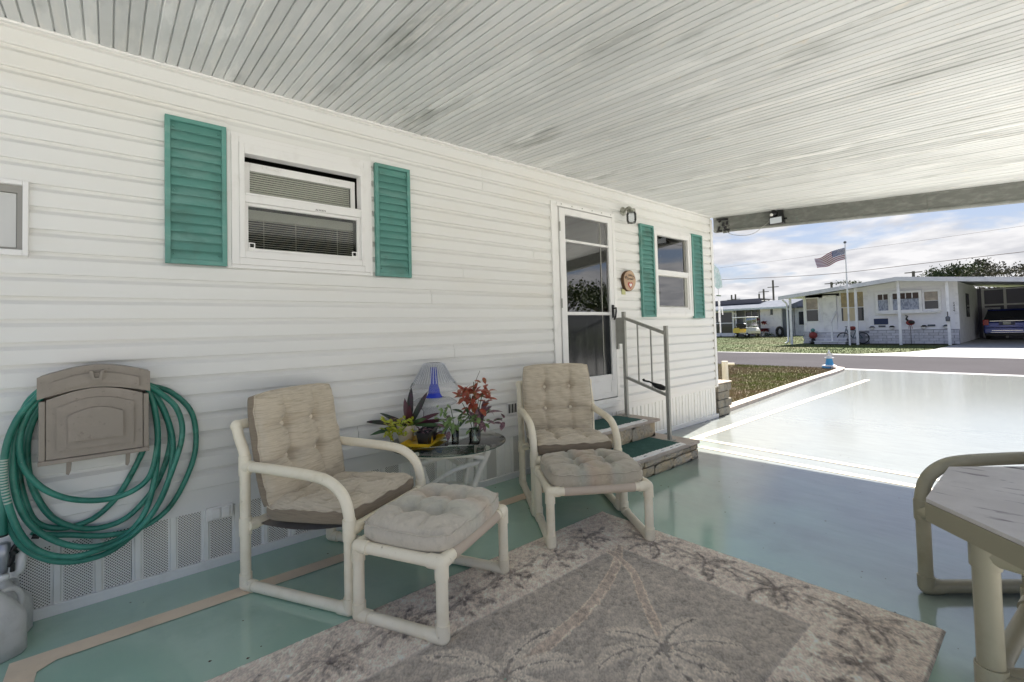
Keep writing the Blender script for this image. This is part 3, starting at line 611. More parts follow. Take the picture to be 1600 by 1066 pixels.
# ================================================================== DOOR STEPS, RAILING, MATS
st = thing('door_steps', 'two stone faced concrete steps below the storm door', 'steps', (3.7, 2.8, 0))
b = MB(); b.box(3.0, 4.395, 2.345, 3.165, .142, .173); b.build('lower_slab', m_cap, st, bevel=.006)
b = MB(); b.box(2.9, 4.30, 2.715, 3.165, .325, .352); b.build('upper_slab', m_cap, st, bevel=.006)
MB().box(3.03, 4.30, 2.44, 3.16, 0, .142).build('lower_core', m_conc, st); MB().box(2.93, 4.22, 2.80, 3.16, .173, .325).build('upper_core', m_conc, st)
fs_ = {}
def bricks(xs_, y, z0, z1, parent, m):
    for a, c in zip(xs_, xs_[1:]):
        b = MB(); dy = random.uniform(-.004, .006); x0, x1 = a+.004, c-.004; n, k = 5, 4; vs = []; 
        g = [[(x0+(x1-x0)*i/n, y-dy-(random.uniform(0, .010) if 0 < i < n and 0 < j < k else -.006), z0+.003+(z1-z0-.006)*j/k) for i in range(n+1)] for j in range(k+1)]
        for row in g: vs += row
        q = [(j*(n+1)+i, j*(n+1)+i+1, (j+1)*(n+1)+i+1, (j+1)*(n+1)+i) for j in range(k) for i in range(n)]
        b.add(vs, q, False); b.box(x0, x1, y-dy+.006, y+.09, z0+.003, z1-.003); b.build('brick', m, parent)
bricks([3.0, 3.30, 3.62, 3.93, 4.26, 4.39], 2.355, .0, .085, st, m_brick); bricks([3.0, 3.18, 3.48, 3.80, 4.11, 4.39], 2.360, .088, .142, st, m_brick)
bricks([2.9, 3.22, 3.54, 3.86, 4.26], 2.745, .176, .324, st, m_brick)
# side faces
def bricks_side(ys, x, z0, z1, parent, m):
    for a, c in zip(ys, ys[1:]): MB().box(x-.09, x+random.uniform(-.004, .004), a+.004, c-.004, z0+.003, z1-.003).build('brick', m, parent, bevel=.006)
bricks_side([2.46, 2.80, 3.16], 4.385, 0, .085, st, m_brick); bricks_side([2.46, 2.62, 2.95, 3.16], 4.385, .088, .142, st, m_brick); bricks_side([2.84, 3.16], 4.27, .176, .324, st, m_brick)
def doormat(x0, x1, y0, y1, z, label):
    t = thing('door_mat', label, 'mat', ((x0+x1)/2, (y0+y1)/2, z), group='green mats on the door steps')
    b = MB(); n = 16; vs = []
    for j in range(7):
        for i in range(n+1): vs.append((x0+(x1-x0)*i/n, y0+(y1-y0)*j/6, z+.006+.004*random.random()))
    b.add(vs, [(j*(n+1)+i, j*(n+1)+i+1, (j+1)*(n+1)+i+1, (j+1)*(n+1)+i) for j in range(6) for i in range(n)], True); b.box(x0, x1, y0, y1, z+.0005, z+.005); b.build('turf', m_mat, t)
    b = MB(); P = [Vector((x0+(x1-x0)*i/18, y0-.012+random.uniform(-.006, .006), z+.004+random.uniform(0, .006))) for i in range(19)]
    for i in range(18): b.add([P[i], P[i+1], P[i+1]+Vector((0, .05, .006)), P[i]+Vector((0, .045, .006)), P[i]+Vector((0, -.006, -.03+random.uniform(-.01, .01))), P[i+1]+Vector((0, -.006, -.03+random.uniform(-.01, .01)))], [(0, 1, 2, 3), (4, 5, 1, 0)])
    b.build('backing_edge', m_trim, t)
doormat(3.12, 4.14, 2.37, 2.80, .1735, 'worn green turf mat with frayed white edge on the lower step'); doormat(3.2, 4.10, 2.74, 3.12, .3525, 'green turf mat on the upper step right under the storm door')

rl = thing('handrail', 'grey metal handrail with two posts beside the door steps', 'handrail', (4.19, 2.8, .173))
xr = 4.19
b = MB(); b.box(xr-.017, xr+.017, 3.028, 3.062, .352, 1.462); b.box(xr-.035, xr+.035, 3.01, 3.08, .352, .360); b.build('post', m_rail, rl, bevel=.002)
b = MB(); b.box(xr-.017, xr+.017, 2.533, 2.567, .173, 1.300); b.box(xr-.045, xr+.045, 2.505, 2.595, .173, .181); b.build('post', m_rail, rl, bevel=.002)
b = MB(); b.prism([(3.025, 1.375), (2.570, 1.215), (2.570, 1.245), (3.025, 1.405)], xr-.018, xr+.018, lambda u, v, t: (t, u, v)); b.build('top_rail', m_rail, rl)
b = MB(); b.prism([(3.025, .745), (2.570, .605), (2.570, .632), (3.025, .772)], xr-.014, xr+.014, lambda u, v, t: (t, u, v)); b.build('bottom_rail', m_rail, rl)
for y in (2.878, 2.722):
    s = (y-2.570)/.455; MB().box(xr-.006, xr+.006, y-.006, y+.006, .618+.14*s, 1.22+.16*s).build('baluster', m_rail, rl)
b = MB(); b.box(xr-.012, xr+.012, 3.065, 3.155, 1.12, 1.40); b.box(xr-.012, xr+.012, 3.12, 3.165, 1.06, 1.12); b.build('wall_bracket', m_rail, rl)
um = thing('folded_umbrella', 'small black folded umbrella lying on the lower bar of the handrail', 'umbrella', (xr, 2.65, .66))
b = MB(); P = [Vector((xr-.01, 2.75, .735)), Vector((xr-.01, 2.72, .725)), Vector((xr-.01, 2.68, .703)), Vector((xr-.01, 2.62, .690)), Vector((xr-.01, 2.575, .680))]; b.tube(P, [.008, .010, .026, .030, .022], 10); b.build('cover', m_black, um)
b = MB(); b.tube([(xr-.01, 2.81, .742), (xr-.01, 2.75, .735)], .009, 8); b.tube([(xr-.01, 2.81, .742), (xr-.01, 2.822, .757)], .013, 8); b.build('grip', m_blackr, um)

# ---- porch light
pc = thing('porch_light', 'tarnished wall light with clear jelly jar glass between storm door and window', 'wall light', (4.45, W, 2.55))
m_tarn = mat('tarnished_white', (.42, .42, .36), .6, var=[(30, I3, (.17, .17, .13), .45, .6)])
b = MB(); b.lathe([(.05, 0), (.05, -.01), (.03, -.022), (.0, -.022)], (4.40, W-.018, 2.60), 18, 'y'); b.tube(catmull([(4.40, W-.03, 2.60), (4.40, W-.10, 2.625), (4.40, W-.13, 2.60)], 5), .016, 8); b.build('arm', m_tarn, pc)
MB().lathe([(.0, .035), (.045, .030), (.048, 0), (.0, 0)], (4.40, W-.13, 2.57), 18).build('cap', m_tarn, pc)
MB().lathe([(.042, .0), (.055, -.02), (.055, -.09), (.045, -.125), (.0, -.135), (.0, -.130), (.041, -.12), (.050, -.09), (.050, -.02), (.038, .0)], (4.40, W-.13, 2.57), 18, cap=False).build('glass_jar', m_glass, pc)

# ---- wooden sign
sg = thing('wooden_sign', 'round bark edged wood slice sign with painted heart beside the storm door', 'sign', (4.43, W, 1.82))
b = MB(); ol = []
for i in range(26):
    a = 2*PI*i/26; rx, rz_ = .115*(1+.05*math.sin(3*a+1)), .118*(1+.06*math.sin(2*a)); ol.append((4.43+rx*math.cos(a), 1.815+rz_*math.sin(a)))
b.prism(ol, W-.055, W-.018, lambda u, v, t: (u, t, v)); b.build('bark', mat('bark', (.10, .055, .03), .9, bump=[(50, I3, .6, .006)]), sg)
b = MB(); b.prism([(4.43+(u-4.43)*.94, 1.815+(v-1.815)*.94) for u, v in ol], W-.060, W-.0545, lambda u, v, t: (u, t, v)); b.build('face', mat('pale_wood', (.52, .36, .24), .6, var=[(20, (1, 1, .3), (.42, .28, .19), .5, .7)]), sg)
def heart(s, cx, cz):
    return [(cx+s*16*math.sin(t)**3/17, cz+s*(13*math.cos(t)-5*math.cos(2*t)-2*math.cos(3*t)-math.cos(4*t))/17) for t in [2*PI*i/28 for i in range(28)]]
b = MB(); b.prism(heart(.046, 4.435, 1.765)[::-1], W-.063, W-.0602, lambda u, v, t: (u, t, v)); b.build('heart', mat('red_paint', (.42, .07, .06), .5), sg)
b = MB(); b.prism(heart(.026, 4.437, 1.765)[::-1], W-.0655, W-.0632, lambda u, v, t: (u, t, v)); b.build('heart_center', m_white, sg)
R90 = Matrix.Rotation(PI/2, 4, 'X')
for j, ch in enumerate('Be HAPPY'):
    if ch == ' ': continue
    a = (j-3.5)*.20; cx = 4.43+.125*math.sin(a); cz = 1.755+.120*math.cos(a)
    text(ch, 'letter', m_black, sg, Matrix.Translation((cx, W-.0615, cz)) @ Matrix.Rotation(a, 4, 'Y') @ R90, .040, .001)
text('Grows', 'lettering', m_black, sg, Matrix.Translation((4.435, W-.0615, 1.836)) @ R90, .042, .001)
MB().box(4.325, 4.385, W-.030, W-.018, 1.66, 1.72).build('hanging_tag', mat('yellow_tag', (.55, .55, .28), .7), sg)

# ================================================================== HOSE BOX + HOSE
hb = thing('hose_box', 'taupe resin wall box with arched lid that carries the coiled hose', 'hose holder', (-.04, W, .95))
def arch(x0, x1, zb, zl, rise, n=12):
    return [(x0, zb), (x1, zb)] + [(x1-(x1-x0)*i/n, zl+rise*math.sin(PI*i/n)) for i in range(n+1)]
F3 = lambda u, v, t: (u, t, v)
b = MB(); b.box(-.235, .150, W-.015, W-.10, .80, 1.10); b.build('back_case', m_box, hb)
b = MB(); b.prism(arch(-.215, .130, .765, 1.035, .042), W-.17, W-.04, F3); b.box(-.240, -.217, W-.165, W-.03, .760, 1.030); b.box(.132, .155, W-.165, W-.03, .760, 1.030)
b.build('front_panel', m_box, hb, bevel=.004)
b = MB(); b.prism(arch(-.180, .095, .800, .998, .036), W-.180, W-.169, F3); b.prism(arch(-.140, .055, .838, .958, .030), W-.194, W-.179, F3); b.build('raised_panel', m_box, hb, bevel=.004)
lid = MB(); n = 12; bot = [(-.245+.405*i/n, 1.040+.040*math.sin(PI*i/n)) for i in range(n+1)]; topp = [(.160-.405*i/n, 1.140+.045*math.sin(PI*i/n)) for i in range(n+1)]
lid.prism(bot+topp, W-.172, W-.02, F3); lo = lid.build('lid', m_box, hb, bevel=.005)
b = MB(); bot = [(-.200+.315*i/n, 1.070+.030*math.sin(PI*i/n)) for i in range(n+1)]; topp = [(.115-.315*i/n, 1.115+.035*math.sin(PI*i/n)) for i in range(n+1)]; b.prism(bot+topp, W-.184, W-.171, F3); b.build('lid_panel', m_box, lo, bevel=.003)
b = MB(); b.prism([(-.070, 1.160), (-.056, 1.160), (-.050, 1.125), (-.034, 1.125), (-.028, 1.160), (-.014, 1.160), (-.026, 1.112), (-.058, 1.112)], W-.200, W-.171, F3); b.build('lid_handle', m_box, lo)
b = MB(); b.box(-.242, .157, W-.175, W-.02, .742, .762); b.build('bottom_ledge', m_box, hb, bevel=.003)
for x in (-.150, .066): b = MB(); b.prism([(x, .742), (x+.018, .742), (x+.015, .690), (x+.008, .672), (x-.002, .678)], W-.115, W-.09, F3); b.build('hook', m_box, hb)

hs = thing('garden_hose', 'green garden hose coiled in loose loops over the taupe wall box', 'hose', (-.05, W, .8))
def hp(pts, y0, y1, ys=None):
    o = []
    for i, (u, v) in enumerate(pts):
        t = i/(len(pts)-1); y = W - (y0 + (y1-y0)*math.sin(PI*t)) ; p = pY(u/2.027, 540+v/2.027, y-.0); o.append(p)
    return catmull(o, 7)
loops = [
 ([(133,135),(85,185),(52,270),(40,380),(55,490),(105,575),(200,628),(300,637),(390,605),(455,535),(488,430),(500,300),(485,180),(465,125)], .085, .105),
 ([(133,160),(88,215),(62,300),(78,390),(140,455),(230,487),(340,487),(430,455),(480,400),(500,290),(488,190),(465,128)], .12, .10),
 ([(134,190),(100,250),(85,330),(100,440),(160,540),(250,578),(340,572),(420,530),(500,430),(540,300),(515,200),(468,130)], .06, .04),
 ([(135,150),(70,210),(25,310),(8,430),(20,540),(65,630),(140,675),(225,685),(320,665),(390,625),(470,550),(530,440),(548,310),(520,205),(470,128)], .10, .075),
 ([(133,145),(60,225),(18,330),(15,450),(55,580),(120,650),(215,670),(300,652),(410,605),(490,520),(540,410),(577,285),(560,200),(500,145),(468,128)], .13, .13),
 ([(100,590),(140,600),(220,600),(330,602),(440,580),(530,520),(590,420),(620,320),(608,215),(545,150),(468,124)], .05, .05),
 ([(464,310),(420,400),(370,480),(300,545),(220,575),(150,575),(105,550),(75,480),(60,400),(70,300),(100,220),(134,170)], .035, .03),
]
for pts, a, c in loops:
    MB().tube(hp(pts, a, c), .0135, 10).build('hose_loop', m_hose, hs)
b = MB(); b.tube([pY(4, 720, W-.09), pY(6, 780, W-.10), pY(5, 835, W-.09)], .0135, 8); b.build('hose_end', m_hose, hs)
m_scuf = mat('scuffed_hose', (.40, .46, .40), .6)
P = hp(loops[4][0], .13, .13)
b = MB()
for i in range(16, 24):
    for q in (0, .5):
        p = P[i]*(1-q)+P[i+1]*q; d = (P[i+1]-P[i]).normalized()*.0035; b.tube([p-d, p+d], .0139, 10)
o = b.build('scuff_rings', m_scuf, hs); o['kind'] = 'stuff'

sp = thing('hose_spigot', 'metal spigot with black splitter and white pipe at the lower left wall', 'spigot', (-.33, W, .35))
m_zinc = mat('zinc', (.38, .39, .42), .35, metal=.7)
b = MB(); c = pY(5, 868, W-.06); b.lathe([(.0, -.09), (.014, -.085), (.020, -.03), (.024, .0), (.024, .05), (.016, .055), (0, .055)], (c.x, c.y, c.z), 14); b.build('valve_body', m_zinc, sp)
b = MB(); q = lambda x, y, d=.06: pY(x, y, W-d)
b.tube(catmull([q(4, 828), q(6, 838)], 3), .016, 8); b.tube(catmull([q(12, 885), q(18, 876), q(20, 860), q(27, 850), q(30, 843)], 4), .011, 8); b.tube([q(20, 880), q(19, 893)], .008, 8); b.tube([q(17, 860), q(24, 866)], .016, 8); b.tube([q(50, 838), q(62, 838)], .012, 8); b.build('splitter', m_black, sp)
b = MB(); b.tube(catmull([q(22, 893, .03), q(30, 890, .035), q(34, 870, .035), q(38, 845, .02)], 5), .020, 10); b.tube([q(22, 903, .03), q(23, 885, .03)], .016, 10); b.build('white_pipe', m_trim, sp)

def jug(x, y, z, rz, label, s=1.0):
    t = thing('plastic_jug', label, 'jug', (x, y, z), rz, group='plastic jugs by the wall'); b = MB(); n = 28; vs = []
    prof = [(.0, 0), (.070, 0), (.076, .008), (.076, .125), (.072, .145), (.060, .175), (.040, .205), (.022, .228), (.018, .232), (.018, .250), (.0, .250)]
    for r_, h in prof:
        e = 4.5 if h < .17 else 2.2
        for k in range(n):
            a = 2*PI*k/n; q = (abs(math.cos(a))**e+abs(math.sin(a))**e)**(-1/e); vs.append((r_*q*math.cos(a)*s, r_*q*math.sin(a)*s, h*s))
    b.add(vs, [(i*n+k, i*n+(k+1) % n, (i+1)*n+(k+1) % n, (i+1)*n+k) for i in range(len(prof)-1) for k in range(n)], True)
    b.build('body', mat('milky_plastic', (.70, .70, .68), .35, trans=.25, var=[(12, I3, (.52, .52, .50), .45, .7), (50, I3, (.35, .34, .33), .68, .8)]), t, local=True)
    b = MB(); b.tube(catmull([(.02*s, 0, .225*s), (.06*s, 0, .215*s), (.078*s, 0, .175*s), (.070*s, 0, .12*s)], 5), .010*s, 8); b.build('handle', MATS['milky_plastic'], t, local=True)
    MB().lathe([(.0, .0), (.021, .0), (.021, .018), (.0, .018)], (0, 0, .245*s), 14).build('cap', m_trim, t, local=True)
    return t
j1 = jug(-.365, 2.93, 0, .5, 'scuffed milky plastic jug with blue label at the lower left edge', 1.15)
b = MB(); 
for i in range(7): b.box(.0885, .0890, -.02+i*.006, -.02+i*.006+random.uniform(.001, .004), .045, .068)
b.build('barcode', m_black, j1, local=True)
MB().box(.0880, .0885, -.03, .03, .040, .075).build('label_sticker', m_white, j1, local=True)
MB().box(.0882, .0887, -.03, .012, .080, .108).build('blue_logo', mat('label_blue', (.05, .22, .50), .5), j1, local=True)
jug(-.355, 3.085, 0, 1.1, 'plain milky plastic jug standing behind the labelled jug against the skirting', 1.05)

# ================================================================== CHAIRS
def cushion(w, d, T, btn, depth=.04, crease=.012, n=46, seed=0, sharp=6, crown=.5, rnd_c=.06, bulge=1.012):
    """closed pillow in local xy centred, z from 0 up to T; returns MB"""
    rnd = random.Random(seed); ph = [rnd.uniform(0, 6) for _ in range(8)]; b = MB()
    def top(u, v):
        e = (1-abs(u)**sharp)*(1-abs(v)**sharp); e = max(e, 0)**.45
        z = T*(.52 + .48*e*(crown+(1-crown)*(1-.5*(u*u+v*v))))
        x, y = u*w/2, v*d/2
        for bx, by in btn:
            r2 = ((x-bx)**2+(y-by)**2); z -= depth*math.exp(-r2/(2*.024**2)) + depth*.40*math.exp(-r2/(2*.075**2))
            an = math.atan2(y-by, x-bx); z -= crease*.5*math.exp(-math.sqrt(r2)/.07)*(.5+.5*math.sin(an*7+ph[0]+bx*20))
        bxs = sorted({round(q[0], 3) for q in btn}); bys = sorted({round(q[1], 3) for q in btn})
        for bx in bxs: z -= crease*math.exp(-((x-bx-.006*math.sin(y*14+ph[1]))/.012)**2)*(1-abs(v)**8)
        for by in bys: z -= crease*math.exp(-((y-by-.006*math.sin(x*14+ph[2]))/.012)**2)*(1-abs(u)**8)
        z += .0055*math.sin(x*30+ph[3]+3*math.sin(y*11))*math.sin(y*19+ph[4]) + .0028*math.sin(x*64+y*38+ph[5]+2*math.sin(y*30))
        return z
    g = []
    for j in range(n+1):
        for i in range(n+1):
            u, v = -1+2*i/n, -1+2*j/n
            rr = 1-rnd_c*(abs(u)**3.2)*(abs(v)**3.2)
            g.append((u*w/2*rr, v*d/2*rr, top(u, v)))
    b.add(g, [(j*(n+1)+i, j*(n+1)+i+1, (j+1)*(n+1)+i+1, (j+1)*(n+1)+i) for j in range(n) for i in range(n)], True)
    # border
    bd = [i for i in range(n+1)] + [j*(n+1)+n for j in range(1, n+1)] + [n*(n+1)+i for i in range(n-1, -1, -1)] + [j*(n+1) for j in range(n-1, 0, -1)]
    ringt = [g[i] for i in bd]; K = len(ringt)
    cs = []
    for (x, y, z) in ringt: cs.append((x, y, z))
    lv = [ringt, [(x*bulge, y*bulge, z*.72+.0) for x, y, z in ringt], [(x*bulge*.998, y*bulge*.998, z*.30) for x, y, z in ringt], [(x*.97, y*.97, 0) for x, y, z in ringt]]
    side = MB(); vs = [p for r_ in lv for p in r_]
    side.add(vs, [(r_*K+(k+1) % K, r_*K+k, (r_+1)*K+k, (r_+1)*K+(k+1) % K) for r_ in range(3) for k in range(K)], True)
    side.add(lv[3], [tuple(range(K-1, -1, -1))])
    welt = MB(); welt.tube([(x*(1+(bulge-1)*.5), y*(1+(bulge-1)*.5), z+.001) for x, y, z in ringt] + [(ringt[0][0]*(1+(bulge-1)*.5), ringt[0][1]*(1+(bulge-1)*.5), ringt[0][2]+.001)], .0042, 6, cap=False)
    return b, side, welt, top
def place(b, M_): b.v = [tuple(M_ @ Vector(p)) for p in b.v]; return b

def fit_tube(b, path, r): return b.tube(path, r, 14)
def elbow(b, c, r): return b.ball(c, r, 14, 10)
def armchair(name, label, loc, rz, seed, m=m_pvc, r=.026, cushions=True, cm=None, group='cream plastic pipe armchairs', lift=0.0):
    t = thing(name, label, 'armchair', loc, rz, group=group); D = .335; HW = .302; rf = r*1.17
    for sx in (-1, 1):
        x = sx*HW; b = MB()
        P0 = [(x, D-.012, r*1.1), (x, -D+.012, r*1.1)]
        fit_tube(b, P0, r)
        post = catmull([(x, -D, r), (x, -D, .30), (x, -D, .62), (x, -D-.005, .70), (x, -D-.04, .775), (x, -D-.055, .83)], 4); fit_tube(b, post, r)
        arm = [(x, -D, .632), (x, -D+.25, .628), (x, D-.20, .618), (x, D-.10, .595), (x, D-.03, .54), (x, D, .455), (x, D, .36), (x, D, r)]; fit_tube(b, catmull(arm, 5), r)
        # fittings
        for a_, c_ in (((x, -D, r*.9), (x, -D, .085)), ((x, -D, r*1.1), (x, -D+.06, r*1.1)), ((x, D, r*.9), (x, D, .085)), ((x, D, r*1.1), (x, D-.06, r*1.1)), ((x, D, .345), (x, D, .44)), ((x, -D, .28), (x, -D, .37)), ((x, -D, .585), (x, -D, .685)), ((x, -D, .632), (x, -D+.05, .631))): b.tube([a_, c_], rf, 14)
        for c_ in ((x, -D, r*1.15), (x, D, r*1.15), (x, -D-.058, .835)): elbow(b, c_, rf)
        b.build('side_frame', m, t, local=True)
    b = MB(); fit_tube(b, [(-HW, D, .385), (HW, D, .385)], r); 
    for s in (-1, 1): b.tube([(s*HW, D, .385), (s*(HW-.055), D, .385)], rf, 14)
    b.build('seat_bar', m, t, local=True)
    b = MB(); fit_tube(b, [(-HW, -D+.02, .325), (HW, -D+.02, .325)], r)
    for s in (-1, 1): b.tube([(s*HW, -D, .325), (s*(HW-.055), -D+.02, .325)], rf, 14)
    b.build('seat_bar', m, t, local=True)
    b = MB(); fit_tube(b, [(-HW, -D-.06, .838), (HW, -D-.06, .838)], r); b.build('back_bar', m, t, local=True)
    cm = cm or m_lin
    b = MB(); vs = []
    for i in range(9):
        q = i/8; y = D-.01+(-2*D+.03)*q; z = .400-.075*q-.03*math.sin(PI*q)
        vs += [(-HW+.055, y, z), (HW-.055, y, z)]
    b.add(vs, [(2*i, 2*i+1, 2*i+3, 2*i+2) for i in range(8)], True); vs2 = [(x_, y_, z_-.006) for x_, y_, z_ in vs]; b.add(vs2, [(2*i, 2*i+2, 2*i+3, 2*i+1) for i in range(8)], True)
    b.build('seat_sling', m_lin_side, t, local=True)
    if cushions:
        btn = [(-.11, -.10), (.11, -.10), (-.11, .12), (.11, .12)]
        c, sdm, wl, top = cushion(.560, .57, .130, btn, .042, .017, seed=seed)
        Mx = Matrix.Translation((0, .045, .375+lift)) @ Matrix.Rotation(math.radians(4.5), 4, 'X')
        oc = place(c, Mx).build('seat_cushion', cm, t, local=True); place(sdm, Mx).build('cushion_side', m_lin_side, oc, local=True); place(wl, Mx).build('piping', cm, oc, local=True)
        for bx, by in btn: b = MB(); b.ball((bx, by, top(bx/.28, by/.285)+.012), .0155, 14, 8, (1, 1, .8)); place(b, Mx).build('button', m_btn, oc, local=True)
        btn = [(-.105, -.06), (.105, -.06), (-.105, .115), (.105, .115)]
        c, sdm, wl, top = cushion(.565, .60, .125, btn, .042, .019, seed=seed+3)
        Mx = Matrix.Translation((0, -.235, .715)) @ Matrix.Rotation(math.radians(90+13), 4, 'X') @ Matrix.Rotation(PI, 4, 'Z') @ Matrix.Translation((0, 0, 0)) @ Matrix.Rotation(0, 4, 'X')
        # local z of the cushion must look forward (+y)
        Mx = Matrix.Translation((0, -.315, .695)) @ Matrix.Rotation(math.radians(-90+11), 4, 'X')
        Mx = Mx @ Matrix.Scale(-1, 4, (0, 1, 0)) @ Matrix.Scale(-1, 4, (1, 0, 0))
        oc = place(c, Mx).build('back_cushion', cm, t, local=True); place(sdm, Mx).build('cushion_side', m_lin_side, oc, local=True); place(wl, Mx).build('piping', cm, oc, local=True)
        for bx, by in btn: b = MB(); b.ball((bx, by, top(bx/.2825, by/.30)+.012), .0155, 14, 8, (1, 1, .8)); place(b, Mx).build('button', m_btn, oc, local=True)
    return t
def ottoman(name, label, loc, rz, seed, cm, m=m_pvc, r=.026):
    t = thing(name, label, 'ottoman', loc, rz, group='cream plastic pipe ottomans'); D = .222; HW = .302; rf = r*1.17; Hh = .335
    for sx in (-1, 1):
        x = sx*HW; b = MB()
        for a_, c_ in (((x, D, r*1.1), (x, -D, r*1.1)), ((x, D, Hh), (x, -D, Hh)), ((x, D, r), (x, D, Hh)), ((x, -D, r), (x, -D, Hh))): b.tube([a_, c_], r, 14)
        for s in (-1, 1):
            for a_, c_ in (((x, s*D, r*.9), (x, s*D, .085)), ((x, s*D, Hh), (x, s*D, Hh-.065)), ((x, s*D, r*1.1), (x, s*(D-.06), r*1.1)), ((x, s*D, Hh), (x, s*(D-.06), Hh))): b.tube([a_, c_], rf, 14)
            elbow(b, (x, s*D, r*1.15), rf); elbow(b, (x, s*D, Hh), rf)
        b.build('side_frame', m, t, local=True)
    for s in (-1, 1):
        b = MB(); b.tube([(-HW, s*D, Hh), (HW, s*D, Hh)], r, 14); b.tube([(-HW, s*D, Hh), (-HW+.06, s*D, Hh)], rf, 14); b.tube([(HW, s*D, Hh), (HW-.06, s*D, Hh)], rf, 14); cb = b.build('cross_bar', m, t, local=True)
        b = MB(); b.tube([(-HW+.085, s*D, Hh), (HW-.085, s*D, Hh)], r*1.09, 14); b.build('sling_hem', mat('pinkish_hem', (.55, .46, .37), .9), cb, local=True)
    b = MB(); b.box(-HW+.085, HW-.085, -D, D, Hh+.012, Hh+.018); b.build('seat_sling', m_lin_side, t, local=True)
    btn = [(-.10, -.075), (.10, -.075), (-.10, .075), (.10, .075)]
    c, sdm, wl, top = cushion(.585, .475, .150, btn, .068, .020, seed=seed, sharp=3.0, crown=.60, rnd_c=.11, bulge=1.03)
    Mx = Matrix.Translation((0, 0, Hh+.016))
    oc = place(c, Mx).build('cushion', cm, t, local=True); place(sdm, Mx).build('cushion_side', cm, oc, local=True); place(wl, Mx).build('piping', cm, oc, local=True)
    return t
def stripe_mat(name, base, stripes):
    m = mat(name, base, .95, var=[(26, (1, 1, 1), tuple(c*.82 for c in base), .5, .72), (60, I3, tuple(min(1, c*1.12) for c in base), .55, .75)], bump=[(220, I3, .25, .002), (9, I3, .3, .012)], sheen=.25, coord='O')
    t = m.node_tree; lk = t.links.new; b = t.nodes['Principled BSDF']; src_ = b.inputs['Base Color'].links[0].from_socket
    tcn = t.nodes.new('ShaderNodeTexCoord'); s = t.nodes.new('ShaderNodeSeparateXYZ'); lk(tcn.outputs['Object'], s.inputs[0])
    r = t.nodes.new('ShaderNodeMapRange'); lk(s.outputs[0], r.inputs[0]); r.inputs[1].default_value = -.3; r.inputs[2].default_value = .3
    cr_ = t.nodes.new('ShaderNodeValToRGB'); lk(r.outputs[0], cr_.inputs[0]); cr_.color_ramp.interpolation = 'B_SPLINE'; e = cr_.color_ramp.elements
    while len(e) > 1: e.remove(e[0])
    e[0].position = 0; e[0].color = (1, 1, 1, 1)
    for p, c in stripes: q = e.new(p); q.color = (*c, 1)
    x = t.nodes.new('ShaderNodeMix'); x.data_type = 'RGBA'; x.blend_type = 'MULTIPLY'; x.inputs['Factor'].default_value = 1; lk(src_, x.inputs['A']); lk(cr_.outputs[0], x.inputs['B']); lk(x.outputs['Result'], b.inputs['Base Color'])
    return m
m_ot1 = stripe_mat('faded_stripe_cushion', (.57, .515, .43), [(.12, (1, 1, 1)), (.2, (.93, 1.0, 1.05)), (.27, (1, .98, .95)), (.36, (1.0, .90, .82)), (.44, (1, 1, 1)), (.55, (.92, 1, 1.05)), (.7, (1, 1, 1)), (1, (1, 1, 1))])
m_ot2 = stripe_mat('blue_stripe_cushion', (.47, .415, .33), [(.25, (1, 1, 1)), (.33, (.86, .98, 1.12)), (.40, (1.0, .90, .82)), (.48, (1, 1, .95)), (.57, (1.0, .84, .78)), (.66, (.80, .95, 1.04)), (.74, (1, 1, 1)), (1, (1, 1, 1))])

f1 = Vector((.466, -.885)); w1 = Vector((.885, .466)); A1 = Vector((.509, 2.782))
c1 = A1 + f1*.347 + w1*.327; RZ1 = math.atan2(f1.y, f1.x)-PI/2
armchair('armchair', 'left armchair of cream plastic pipe with beige button cushions beside the hose', (c1.x, c1.y, 0), RZ1, 1)
O1 = Vector((.836, 2.119)); fo = Vector((1.044-.836, 1.685-2.119)).normalized(); wo = Vector((1.632-1.044, 1.994-1.685)).normalized()
co = O1 + fo*.241 + wo*.330; ottoman('ottoman', 'front ottoman with plain grey beige cushion on the rug edge', (co.x, co.y, 0), math.atan2(fo.y, fo.x)-PI/2, 11, m_ot1)
f2 = Vector((-.563, -.826)); w2_ = Vector((.826, -.563)); A2 = Vector((2.613, 3.003))
c2_ = A2 + f2*.347 + w2_*.327; armchair('armchair', 'right armchair of cream plastic pipe near the door steps', (c2_.x, c2_.y, 0), math.atan2(f2.y, f2.x)-PI/2, 5, lift=.022)
O2 = Vector((1.964, 1.989)); q2 = Vector((2.477, 1.654)); cq = (O2+q2)/2 - f2*.240
ottoman('ottoman', 'rear ottoman with faintly blue and red striped cushion before the right armchair', (cq.x, cq.y, 0), math.atan2(f2.y, f2.x)-PI/2, 17, m_ot2)
f3 = Vector((-.73, .683)); w3_ = Vector((-.683, -.73)); A3 = Vector((2.945, .465))
c3 = A3 - f3*.335 + w3_*.302
m_dk = mat('brown_cushion', (.10, .075, .052), .95, bump=[(200, I3, .3, .002)])
armchair('patio_armchair', 'olive plastic pipe armchair with brown cushion behind the stone top table', (c3.x, c3.y, 0), math.atan2(f3.y, f3.x)-PI/2, 23, m=m_pvc2, r=.029, cm=m_dk, group='olive patio furniture')
